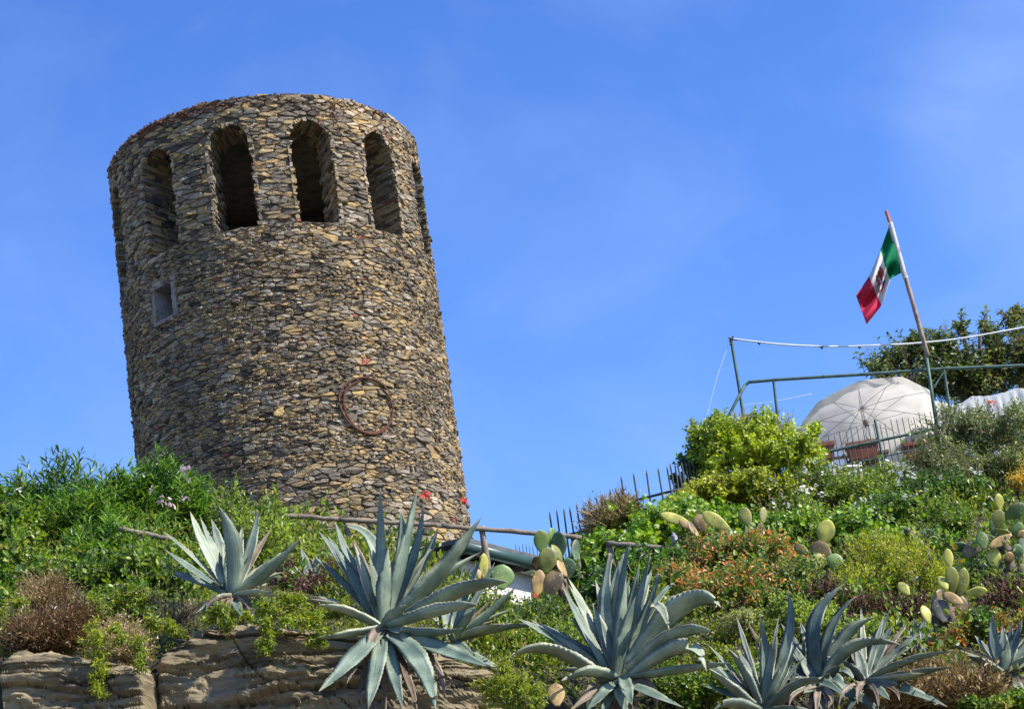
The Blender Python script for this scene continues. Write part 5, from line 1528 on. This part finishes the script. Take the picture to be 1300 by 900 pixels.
# ------------------------------------------------------------------ white house with a dark green gutter
def house():
    a = P(590, 694, 24.0)
    zg = a.z
    b_ = Pz(705, 722, zg)
    ax = (b_ - a); ax.z = 0; Lg = ax.length; ax.normalize()
    inw = Vector((-ax.y, ax.x, 0));
    if inw.y < 0: inw = -inw
    if inw.x < 0 and False: inw = -inw
    root = thing('white_house', (a.x, a.y, hz1(a.x, a.y)), 'small white rendered house with a dark green gutter behind the railing', 'house')
    gz = hz1(a.x, a.y) - 1.0
    mb = MB()
    # gutter overhangs the wall; body runs back
    wa, wb = a + inw * .22, b_ + inw * .22
    c = (wa + wb) / 2 + inw * 1.0; h = (zg - .06 - gz) / 2
    c.z = gz + h
    mb.box(c, ax * (Lg / 2), inw * 1.0, Vector((0, 0, h)))
    w = mb.build('wall', M['wall_white'], root)
    m2 = MB()
    for k in range(1):
        c2 = (a + b_) / 2 + inw * .16; c2.z = zg - .52
        m2.box(c2, ax * (Lg / 2), inw * .05, Vector((0, 0, .025)))
    m2.build('sunlit_wall_strip', M['white'], w)  # white strip stands in for sunlight on the lower wall
    g = MB()
    g.tube([a - ax * .1, b_ + ax * .1], .075, 12)
    gt = g.build('gutter', M['gutter'], root, smooth=True)
    br = MB()
    for k in range(7):
        p = a.lerp(b_, (k + .5) / 7)
        br.box(p + inw * .1 + Vector((0, 0, -.03)), ax * .015, inw * .11, Vector((0, 0, .012)))
    br.build('gutter_bracket', M['iron'], gt)
    r_ = MB()
    p0, p1 = a + Vector((0, 0, .075)), b_ + Vector((0, 0, .075))
    top = inw * 2.4 + Vector((0, 0, .10))
    r_.add([p0, p1, p1 + top, p0 + top, p0 + Vector((0, 0, .05)), p1 + Vector((0, 0, .05)), p1 + top + Vector((0, 0, .05)), p0 + top + Vector((0, 0, .05))],
           [(0, 1, 2, 3), (4, 7, 6, 5), (0, 4, 5, 1), (1, 5, 6, 2), (2, 6, 7, 3), (3, 7, 4, 0)])
    r_.build('roof', M['roof'], root)
house()
# pale stones and a stone slab half hidden by the vine
def boulder(label, px, py, d, rx, ry, rz, mat='rock', seed=0):
    c = P(px, py, d); m_ = mpp(d)
    import bmesh
    bm = bmesh.new(); bmesh.ops.create_icosphere(bm, subdivisions=3, radius=1)
    for v in bm.verts:
        n_ = v.co.normalized()
        q = Vector((round(n_.x * 1.6) / 1.6, round(n_.y * 1.6) / 1.6, round(n_.z * 1.6) / 1.6)).lerp(n_, .55)
        q *= 1 + .22 * N3(n_ * 1.4 + Vector((seed, 0, 0))) + .08 * N3(n_ * 4 + Vector((seed, 0, 0)))
        v.co = Vector((q.x * rx * m_, q.y * rz, q.z * ry * m_))
    me = bpy.data.meshes.new('stone'); bm.to_mesh(me); bm.free()
    o = link('stone', me, M[mat]); o.location = c
    tag(o, label, 'stone')
boulder('grey flat stone under the edge prickly pear, upper one of three', 1288, 722, 20.9, 14, 6, .15, 'rock', 1)
boulder('grey flat stone under the edge prickly pear, middle one of three', 1280, 734, 20.8, 15, 6, .15, 'rock', 5)
boulder('grey flat stone under the edge prickly pear, lowest of three', 1296, 741, 20.7, 14, 7, .15, 'rock', 9)
boulder('pale pointed stone in the vine beneath the short railing', 812, 707, 21.5, 8, 16, .10, 'plaster', 13)
boulder('pale upright stone in the vine under the orange-edged prickly pear', 857, 690, 22.0, 6, 14, .08, 'plaster', 17)

# ------------------------------------------------------------------ iron fences
def spear_fence(label, pts, n, up, dn, rails, posts=(), group='dark spiked iron fences', r=.012, rr=.018, tilt=None):
    """pts: (px,py,d) line of the top rail; pickets stand up px above and dn px below it."""
    P3 = [P(*p) for p in pts]
    root = thing('iron_fence', P3[0] - Vector((0, 0, dn)), label, 'fence', group)
    seg = [(P3[i + 1] - P3[i]).length for i in range(len(P3) - 1)]; tot = sum(seg)
    def at(s):
        s *= tot
        for i, l_ in enumerate(seg):
            if s <= l_ or i == len(seg) - 1: return P3[i].lerp(P3[i + 1], s / l_)
            s -= l_
    for off in rails:
        mb = MB(); mb.tube([p - Vector((0, 0, off)) for p in P3], rr, 6); mb.build('rail', M['iron'], root)
    lean = tilt or Vector((0, 0, 1))
    for k in range(n):
        p = at((k + .5) / n)
        mb = MB()
        l2 = (lean + Vector((random.uniform(-.03, .03), random.uniform(-.03, .03), 0))).normalized()
        u = up * random.uniform(.93, 1.05)
        mb.tube([p - l2 * dn, p + l2 * (u - .05), p + l2 * u], [r, r, .003], 5)
        mb.build('picket', M['iron'], root)
    for s, h in posts:
        p = at(s); mb = MB(); mb.tube([p - Vector((0, 0, dn)), p + Vector((0, 0, h))], .028, 8); mb.build('post', M['iron'], root)
    return root
spear_fence('thin spiked iron fence against the sky above the end of the longest railing', [(698, 684, 25.5), (742, 674, 25.3), (800, 648, 25.0)], 12, .36, .5, [0], [])
spear_fence('spiked iron fence with a thick post climbing behind the vine mound', [(786, 640, 25.2), (850, 624, 25.0), (900, 612, 26.6)], 15, .36, .55, [0], [(.55, .22)])
spear_fence('distant row of fine iron spikes above the gutter of the white house', [(655, 712, 30.0), (690, 712, 30.0)], 8, .26, .4, [0], [], r=.006, rr=.008)

# ------------------------------------------------------------------ terrace with railing, planters, parasols, pipe frame
def terrace():
    f = P(1110, 606, 29.4)
    z = f.z
    mb = MB()
    x0, x1 = P(985, 606, 29.4).x, f.x + 7.5
    mb.box(((x0 + x1) / 2, 29.55 + 4.5, z - 1.6), (abs(x1 - x0) / 2, 0, 0), (0, 4.5, 0), (0, 0, 1.6))
    o = mb.build('terrace', M['concrete'])
    tag(o, 'pale concrete terrace slab behind the railing', kind='structure')
    return z
TZ = terrace()
def terrace_railing():
    a, b_ = P(1052, 573, 29.3), P(1225, 536, 29.3)
    root = thing('terrace_railing', P(1110, 606, 29.3), 'dark railing of thin pickets with green rails on the parasol terrace', 'railing')
    for off in (0, .25):
        mb = MB(); mb.tube([a - Vector((0, 0, off)), b_ - Vector((0, 0, off))], .022 if off == 0 else .012, 8)
        mb.build('rail', M['greenpipe'], root)
    n = 24
    for k in range(n):
        p = a.lerp(b_, (k + .5) / n)
        mb = MB(); l2 = Vector((random.uniform(-.03, .03), random.uniform(-.02, .02), 1)).normalized()
        mb.tube([Vector((p.x, p.y, TZ - .1)), p + l2 * random.uniform(.22, .30)], [.009, .006], 5)
        mb.build('picket', M['iron'], root)
    for f_, h in ((.37, .33), (.95, .2)):
        p = a.lerp(b_, f_); mb = MB(); mb.tube([Vector((p.x, p.y, TZ - .1)), p + Vector((0, 0, h))], .021, 8); mb.build('post', M['greenpipe'], root)
terrace_railing()
def planter(label, px, py, wpx, d):
    c = P(px, py, d); w = wpx * mpp(d) / 2
    root = thing('planter', c - Vector((0, 0, .12)), label, 'planter', 'terracotta planters hung behind the railing')
    mb = MB(); h = .13
    def ring(z, sx, sy): return [c + Vector((x * sx, y * sy, z)) for x, y in ((-1, -1), (1, -1), (1, 1), (-1, 1))]
    r = [ring(-h, w * .82, .09), ring(h * .55, w * .95, .12), ring(h * .55, w, .135), ring(h, w, .135), ring(h, w * .93, .11), ring(h * .7, w * .9, .10)]
    vs = [v for q in r for v in q]; fs = [(3, 2, 1, 0)]
    for i in range(5):
        for j in range(4):
            fs.append((i * 4 + j, i * 4 + (j + 1) % 4, (i + 1) * 4 + (j + 1) % 4, (i + 1) * 4 + j))
    fs.append((20, 21, 22, 23))
    mb.add(vs, fs)
    mb.build('box', M['terracotta'], root)
    C = np.array([tuple(c + Vector((random.uniform(-w, w), random.uniform(-.1, .1), h))) for _ in range(60)])
    D = RNG.normal(size=(60, 3)) * .6 + np.array([0, -.2, .8]); f = RNG.uniform(.5, 1.2, 60)
    link('foliage', leaf_mesh('foliage', C, D, RNG.normal(size=(60, 3)) + np.array([0, 0, .6]), .055 * f, .025 * f, T_SMALL), M['cover'], root)
planter('terracotta planter half hidden behind the big yellow-green bush', 1043, 575, 34, 29.7)
planter('long terracotta planter behind the middle of the terrace railing', 1095, 573, 40, 29.7)
planter('terracotta planter half hidden by the scruffy grey-green shrub', 1165, 573, 36, 29.7)

def parasol(label, hub, axis, R, depth, pole_to, ribs=10, mat='canvas', seed=0, valance=.13):
    """open parasol: hub = apex point, axis = direction from the rim plane to the apex."""
    random.seed(70 + seed)
    hub, axis = Vector(hub), Vector(axis).normalized()
    a = axis.orthogonal().normalized(); b_ = axis.cross(a)
    root = thing('parasol', Vector(pole_to), label, 'parasol')
    nr, na = 8, ribs * 6
    vs, fs = [], []
    for i in range(nr + 1):
        t = i / nr
        for j in range(na):
            th = 2 * math.pi * j / na
            ph = (j % 6) / 6
            pull = 1 - .055 * math.sin(math.pi * ph) * t
            sag = .05 * math.sin(math.pi * ph) * t * R * .5
            r = max(R * t * pull, .02)
            vs.append(tuple(hub + (a * math.cos(th) + b_ * math.sin(th)) * r - axis * (depth * t ** 1.55 - sag * .6)))
    for i in range(nr):
        for j in range(na):
            j2 = (j + 1) % na
            fs.append((i * na + j, i * na + j2, (i + 1) * na + j2, (i + 1) * na + j))
    me = mesh_np('canopy', vs, [fs], smooth=True)
    can = link('canopy', me, M[mat], root)
    mod = can.modifiers.new('cloth', 'SOLIDIFY'); mod.thickness = .004
    vv, ff = [], []
    for j in range(na + 1):
        th = 2 * math.pi * j / na
        p = Vector(vs[nr * na + j % na])
        o = a * math.cos(th) + b_ * math.sin(th)
        dn = (Vector((0, 0, -1)) * .8 - axis * .5 + o * .1).normalized()
        wv = valance * (1 + .15 * math.sin(j * math.pi / 3))
        vv += [tuple(p), tuple(p + dn * wv * .5 + o * .01 * math.sin(j * 2.1)), tuple(p + dn * wv + o * .02 * math.sin(j * 2.1))]
    for j in range(na):
        for q in range(2): ff.append((j * 3 + q, j * 3 + q + 1, j * 3 + q + 4, j * 3 + q + 3))
    v_ = link('valance', mesh_np('valance', vv, [ff], smooth=True), M[mat], can)
    for k in range(ribs):
        j = k * 6
        mb = MB()
        pts = [Vector(vs[i * na + j]) - axis * .012 for i in range(nr + 1)]
        mb.tube(pts, .0045, 5); mb.build('rib', M['rib'], can)
        m2 = MB(); m2.tube([hub - axis * (depth * .55 + .14), Vector(vs[5 * na + j]) - axis * .015], .004, 5); m2.build('stretcher', M['rib'], root)
    mb = MB(); mb.tube([hub - axis * .0, hub - axis * .9, Vector(pole_to)], .019, 10); mb.build('pole', M['white'], root, smooth=True)
    hb = MB(); hb.tube([hub - axis * (depth * .55 + .2), hub - axis * (depth * .55 + .08)], .035, 10); hb.build('hub', M['wood'], root)
    return root
hub1 = P(1092, 519, 31.2)
parasol('cream parasol tilted to show its ribbed underside above the terrace railing', hub1, Vector((-.08, .34, .94)), 1.14, .31, (hub1.x + .1, 30.9, TZ), seed=1)
hub2 = P(1166, 512, 33.2)  # parasol put in where a shadow falls on the canvas
parasol('second cream parasol added for a shadow on canvas, mostly hidden behind the tilted one', hub2, Vector((.12, .05, .99)), 1.0, .42, (hub2.x, 33.2, TZ), seed=2)

def awning():
    a, b_ = P(1178, 517, 31.5), P(1345, 488, 31.5)
    root = thing('awning', (a.x, a.y, TZ), 'long white fabric awning beyond the grey-green shrub', 'awning')
    n = 90
    vs, fs, v2, f2 = [], [], [], []
    for i in range(n + 1):
        sag = .05 * math.sin(math.pi * ((i % 30) / 30))
        p = a.lerp(b_, i / n) + Vector((0, 0, -sag + (.06 if i > 30 else 0) + .015 * N3((i * .35, 2, 0))))
        fold = .006 * math.sin(i * 1.05) + .02 * N3((i * .22, 7, 1))
        for y, z in ((2.0, .34), (1.3, .25), (.6, .13), (0.0, 0.0)): vs.append(tuple(p + Vector((0, y, z + .02 * N3((i * .3, y * 2, 4))))))
        hem = .34 + .03 * abs(math.sin(i * math.pi / 6))
        for q, z in enumerate((0.0, .06, .13, hem)): v2.append(tuple(p + Vector((.004 * q * math.sin(i * .7), -.012 + fold * q / 3, -z))))
    for i in range(n):
        for j in range(3):
            b0 = i * 4 + j
            fs.append((b0, b0 + 1, b0 + 5, b0 + 4)); f2.append((b0, b0 + 1, b0 + 5, b0 + 4))
    o = link('canopy', mesh_np('canopy', vs, [fs], smooth=True), M['canvas_white'], root)
    md = o.modifiers.new('cloth', 'SOLIDIFY'); md.thickness = .006
    o2 = link('valance', mesh_np('valance', v2, [f2], smooth=False), M['canvas_white'], root)
    md = o2.modifiers.new('cloth', 'SOLIDIFY'); md.thickness = .004
    for f in (.02, .5, .98):
        p = a.lerp(b_, f); mb = MB(); mb.tube([Vector((p.x, p.y + .05, TZ)), p + Vector((0, .05, -.01))], .025, 8); mb.build('post', M['greenpipe'], root)
awning()

def chair(label, px, py, d, rz):
    c = P(px, py, d); c.z = TZ
    root = thing('plastic_chair', c, label, 'chair')
    R_ = Matrix.Rotation(rz, 3, 'Z')
    def q(x, y, z): return c + R_ @ Vector((x, y, z))
    mb = MB(); mb.box(q(0, 0, .43), R_ @ Vector((.22, 0, 0)), R_ @ Vector((0, .21, 0)), (0, 0, .015)); mb.build('seat', M['plastic_white'], root)
    vs, fs = [], []
    for i in range(9):
        x = -.22 + .44 * i / 8; bow = .05 * (1 - (x / .22) ** 2)
        for z in (.47, .62, .80 + .05 * (1 - (x / .22) ** 2)):
            for t in (0, .02): vs.append(tuple(q(x, .20 + bow + (z - .43) * .25 + t, z)))
    for i in range(8):
        for j in range(2):
            b0 = i * 6 + j * 2
            fs += [(b0, b0 + 6, b0 + 8, b0 + 2), (b0 + 1, b0 + 3, b0 + 9, b0 + 7)]
        b0 = i * 6; fs += [(b0 + 4, b0 + 10, b0 + 11, b0 + 5), (b0, b0 + 1, b0 + 7, b0 + 6)]
    link('backrest', mesh_np('backrest', vs, [fs]), M['plastic_white'], root)
    for sx in (-1, 1):
        for sy in (-1, 1):
            mb = MB(); mb.tube([q(sx * .2, sy * .19, .43), q(sx * .23, sy * .22, 0)], [.022, .016], 6); mb.build('leg', M['plastic_white'], root)
        mb = MB(); mb.tube([q(sx * .23, -.18, .43), q(sx * .24, -.17, .64), q(sx * .24, .22, .66)], .018, 6); mb.build('armrest', M['plastic_white'], root)
chair('white plastic chair behind the picket railing near the big bush', 1070, 600, 30.3, .3)
chair('white plastic chair behind the picket railing under the tilted parasol', 1106, 600, 30.9, -.5)
def table():
    c = P(1092, 605, 31.0); c.z = TZ
    root = thing('terrace_table', c, 'dark wooden table between the white chairs on the terrace', 'table')
    mb = MB(); mb.box(c + Vector((0, 0, .72)), (.45, 0, 0), (0, .4, 0), (0, 0, .02)); mb.build('tabletop', M['table'], root)
    for sx in (-1, 1):
        for sy in (-1, 1):
            mb = MB(); mb.tube([c + Vector((sx * .38, sy * .33, .7)), c + Vector((sx * .38, sy * .33, 0))], .025, 6); mb.build('leg', M['table'], root)
table()

def terrace_wall():
    a, b_ = P(1035, 580, 34.0), P(1200, 560, 34.0)
    mb = MB(); n = 8
    for k in range(n):
        p, q = a.lerp(b_, k / n), a.lerp(b_, (k + .985) / n)
        c = (p + q) / 2; top = a.z + .14 + random.uniform(-.012, .012)
        mb.box((c.x, c.y, (TZ + top) / 2), ((q.x - p.x) / 2, 0, 0), (0, .1, 0), (0, 0, (top - TZ) / 2))
    o = mb.build('terrace_wall', M['canvas_white'] if False else M['wall_white'])
    tag(o, 'low whitewashed wall at the back of the parasol terrace', 'wall')
terrace_wall()

def pipe_frame():
    d = 30.0
    root = thing('pipe_frame', (P(948, 555, d).x, d, TZ), 'green painted pipe frame over the terrace with a tall corner post', 'frame')
    mb = MB(); mb.tube([P(928, 430, d), P(938, 490, d), P(950, 570, d)], .025, 8); mb.build('post', M['greenpipe'], root)
    mb = MB()
    mb.tube([P(922, 534, d - .15), P(936, 507, d - .1), P(946, 489, d), P(951, 485, d), P(985, 482, d), P(1100, 475, d), P(1200, 468, d), P(1345, 462, d)], .025, 10)
    mb.build('rail', M['greenpipe'], root)
    for (x0, y0, x1, y1) in ((982, 482, 989, 545), (1198, 468, 1212, 560)):
        mb = MB(); mb.tube([P(x0, y0, d), P(x1, y1, d)], .022, 8); mb.build('upright', M['greenpipe'], root)
    mb = MB(); mb.tube([P(1200, 469, d), P(1184, 494, d - .05)], .014, 6); mb.build('brace', M['greenpipe'], root)
    mb = MB()
    for s in ((924, 429, 936, 432), (926, 434, 931, 427), (929, 431, 927, 438)): mb.tube([P(s[0], s[1], d - .02), P(s[2], s[3], d - .02)], .012, 5)
    mb.build('bracket', M['iron'], root)
pipe_frame()
def cable(label, name, pts, r, mat, knots=()):
    o3 = [P(*p) for p in pts]
    # smooth through the points
    out = []
    for i in range(len(o3) - 1):
        p0, p1, p2, p3 = o3[max(i - 1, 0)], o3[i], o3[i + 1], o3[min(i + 2, len(o3) - 1)]
        for k in range(8):
            t = k / 8
            out.append(.5 * ((2 * p1) + (p2 - p0) * t + (2 * p0 - 5 * p1 + 4 * p2 - p3) * t * t + (-p0 + 3 * p1 - 3 * p2 + p3) * t ** 3))
    out.append(o3[-1])
    mb = MB(); mb.tube(out, r, 6)
    for k in knots:
        p = out[int(k * (len(out) - 1))]
        mb.tube([p + Vector((-.02, 0, 0)), p + Vector((0, 0, -.04)), p + Vector((.02, 0, 0))], .015, 6, mi=1)
    o = mb.build(name, [M[mat], M['iron']], None, smooth=True)
    tag(o, label, 'cable')
cable('white cable sagging from the tall green post past the flagpole', 'cable', [(929, 430, 30.0), (990, 437, 30.0), (1060, 440, 30.1), (1120, 438, 30.1), (1170, 435, 30.2), (1230, 428, 30.3), (1345, 407, 30.5)], .013, 'rope', (.12, .3, .42, .55))
cable('thin guy wire slanting down from the tall green post', 'guy_wire', [(924, 440, 30.0), (910, 480, 30.0), (897, 530, 30.0)], .004, 'rope', ())
cable('thin washing line strung under the green pipe rail', 'wire', [(940, 515, 30.0), (985, 509, 30.0), (1030, 500, 30.05)], .004, 'rope', ())

# ------------------------------------------------------------------ flag and flagpole
FD = 29.9
def flagpole():
    root = thing('flagpole', P(1191, 560, FD), 'leaning flagpole with flaking paint and a red tip', 'flagpole')
    mb = MB(); log(mb, P(1178, 452, FD), P(1132, 290, FD), .036, 16, .004); mb.build('pole', M['polewood'], root, smooth=True)
    mb = MB(); mb.tube([P(1132.5, 292, FD), P(1130, 282, FD), P(1125, 268, FD)], [.037, .034, .028], 8); mb.build('pole_tip', M['polered'], root, smooth=True)
    mb = MB(); mb.tube([P(1174, 438, FD + .03), P(1193, 568, FD + .03)], .026, 8); mb.build('pole_socket', M['greenpipe'], root, smooth=True)
flagpole()
FLU = [0.0, .33, .66, 1.0]
FLT = [(1130, 284), (1118, 317), (1104, 350), (1086, 377)]          # upper edge of the cloth, hoist to fly
FLB = [(1147, 345), (1130, 354), (1120, 387), (1099, 413)]          # lower edge
def flag_pt(u, v, off=0.0):
    """surface of the limp cloth; u along the fly, v down the hoist."""
    def ip(tab, k): return float(np.interp(u, FLU, [t[k] for t in tab]))
    def sm(tab, k):
        return sum(ip2(tab, u + e, k) for e in (-.06, -.03, 0, .03, .06)) / 5
    def ip2(tab, uu, k): return float(np.interp(uu, FLU, [t[k] for t in tab]))
    x = sm(FLT, 0) * (1 - v) + sm(FLB, 0) * v
    y = sm(FLT, 1) * (1 - v) + sm(FLB, 1) * v
    # belly of the hanging hoist
    y += 7 * math.sin(math.pi * v) * max(0, (u - .05)) * (1 - u) * 1.3
    dep = FD - .02 + .13 * math.sin(v * 7.5 + u * 5.2) * min(1, u * 3 + .05) + .07 * math.sin(v * 13 - u * 6) * min(1, u * 3) + off
    return P(x, y, dep)
def flag():
    nu, nv = 60, 36
    vs = [tuple(flag_pt(i / nu, j / nv)) for i in range(nu + 1) for j in range(nv + 1)]
    fs, mi = [], []
    for i in range(nu):
        for j in range(nv):
            b = i * (nv + 1) + j
            fs.append((b, b + nv + 1, b + nv + 2, b + 1)); mi.append(0 if i < 20 else 1 if i < 40 else 2)
    me = mesh_np('flag', vs, [fs], smooth=True, mat_idx=mi)
    root = link('flag', me, [M['flag_g'], M['flag_w'], M['flag_r']])
    md = root.modifiers.new('cloth', 'SOLIDIFY'); md.thickness = .004; md.offset = 0
    tag(root, 'limp green, white and red flag with a quartered shield hanging from the flagpole', 'flag')
    # emblem: a quartered shield under a towered crown, its upright along the hoist direction
    def patch(mb, v0, v1, u0, u1, mi, off, n=5):
        vv = [flag_pt(u0 + (u1 - u0) * a / n, v0 + (v1 - v0) * b / n, off) for a in range(n + 1) for b in range(n + 1)]
        mb.add(vv, [(a * (n + 1) + b, (a + 1) * (n + 1) + b, (a + 1) * (n + 1) + b + 1, a * (n + 1) + b + 1) for a in range(n) for b in range(n)], mi)
    for side in (-1, 1):
        mb = MB(); o1, o2 = side * .010, side * .016
        cu, hw = .5, .105
        us, um, ue = cu - hw, cu, cu + hw
        vt, vm, vb = .40, .56, .72
        patch(mb, vt, vm, us, um, 1, o1); patch(mb, vt, vm, um + .006, ue, 3, o1)
        patch(mb, vm + .008, vb, us, um, 2, o1); patch(mb, vm + .008, vb, um + .006, ue, 1, o1)
        patch(mb, vb, vb + .06, us + .035, ue - .035, 2, o1)
        patch(mb, vt + .04, vm - .03, us + .03, um - .03, 0, o2)
        patch(mb, vt, vm, (um + ue) / 2 - .012, (um + ue) / 2 + .012, 1, o2); patch(mb, (vt + vm) / 2 - .02, (vt + vm) / 2 + .02, um + .006, ue, 1, o2)
        patch(mb, vm + .03, vb - .03, us + .04, us + .062, 3, o2); patch(mb, (vm + vb) / 2 - .018, (vm + vb) / 2 + .018, us + .02, um - .02, 3, o2)
        patch(mb, vm + .03, vb - .03, ue - .062, ue - .04, 3, o2); patch(mb, (vm + vb) / 2 - .018, (vm + vb) / 2 + .018, um + .02, ue - .02, 3, o2)
        patch(mb, .31, .385, us + .02, ue - .02, 0, o1)
        for t in range(3): patch(mb, .25, .31, us + .03 + t * .055, us + .062 + t * .055, 0, o1)
        mb.build('emblem', [M['em_gold'], M['em_red'], M['em_blue'], M['em_white']], root)
    mb = MB(); mb.tube([P(1130, 283, FD), P(1147, 345, FD), P(1150, 354, FD)], .042, 8, cap=False)
    mb.build('hoist_sleeve', M['flag_w'], root, smooth=True)
flag()

# ------------------------------------------------------------------ tree behind the terrace
def tree():
    d = 37.0; m_ = mpp(d)
    random.seed(55)
    foot = P(1240, 600, d); foot.z = hz1(foot.x, foot.y)
    root = thing('tree', foot, 'leafy olive green tree rising behind the terrace and awning', 'tree')
    blobs = [(1120, 466, d, 30, 20, .7), (1150, 452, d, 28, 24, .7), (1185, 450, d, 32, 30, .8), (1180, 480, d, 55, 22, .9), (1228, 464, d, 26, 30, .8), (1262, 456, d, 25, 30, .8), (1295, 448, d, 26, 36, .8),
             (1240, 485, d, 60, 24, .9), (1220, 412, d, 9, 16, .25), (1251, 412, d, 10, 22, .25), (1281, 405, d, 12, 20, .3), (1302, 400, d, 12, 16, .3), (1320, 470, d, 40, 50, .9), (1160, 428, d, 9, 10, .25), (1185, 425, d, 9, 10, .25), (1205, 436, d, 9, 12, .25)]
    crown_c = foot.lerp(P(1235, 455, d), .75)
    tr = MB()
    tr.tube([foot - Vector((0, 0, .3)), foot.lerp(crown_c, .5) + Vector((.1, 0, 0)), crown_c], [.16, .12, .09], 10)
    for b in blobs:
        e = P(b[0], b[1] - b[4] * .6, b[2])
        tr.tube([crown_c - Vector((0, 0, random.uniform(0, .6))), crown_c.lerp(e, .5) + Vector((0, random.uniform(-.2, .2), .15)), e], [.06, .035, .008], 6)
    trunk = tr.build('trunk', M['bark'], root, smooth=True)
    C, D, Nn, Ln, Wd, lines = grow(blobs, 1650, 10, .12, .05, up=1.0, spread=.75, shoot=.5, inner=.3, seed=77, rough=.6, droop=.55)
    link('crown', leaf_mesh('crown', C, D, Nn, Ln, Wd, T_LANCE), M['tree'], root)
    mb = MB()
    for a, e in lines:
        for i in range(len(a)): mb.tube([a[i], e[i]], [.008, .003], 3, cap=False)
    mb.build('branchlets', M['bark'], root)
tree()
# a bright red blossom and small finds on the terrace edge and tower
def blossom(label, px, py, d, size, n, mat='petal_red'):
    o = bpy.data.objects.new('red_blossom', flower_mesh(size, n, mat)); COL.objects.link(o)
    o.location = P(px, py, d); o.rotation_euler = (.9, .2, .4)
    tag(o, label, 'flower')
blossom('scarlet blossom standing out on the grey-green shrub before the awning', 1258, 511, 26.3, .06, 9)
blossom('red valerian on the tower wall just above the tallest tip of the largest agave', 541, 629, 39.6, .13, 8)
blossom('red valerian at the tower foot near the skyline', 589, 634, 40.6, .12, 7)
blossom('small red flower tuft beneath the brown pad of the upright prickly pear', 682, 760, 19.2, .05, 7)
def scrap():
    c = P(1142, 604, 29.0)
    mb = MB()
    vs = [c + Vector((x, .03 * math.sin(x * 40) + .02 * N3((x * 9, z * 9, 1)), z)) for x in np.linspace(-.06, .06, 7) for z in np.linspace(-.08, .07, 5)]
    mb.add(vs, [(i * 5 + j, i * 5 + j + 1, (i + 1) * 5 + j + 1, (i + 1) * 5 + j) for i in range(6) for j in range(4)])
    o = mb.build('cloth_scrap', M['blue'], None, smooth=True); md = o.modifiers.new('cloth', 'SOLIDIFY'); md.thickness = .006
    tag(o, 'bright blue scrap of cloth caught on the terrace railing', 'cloth')
scrap()
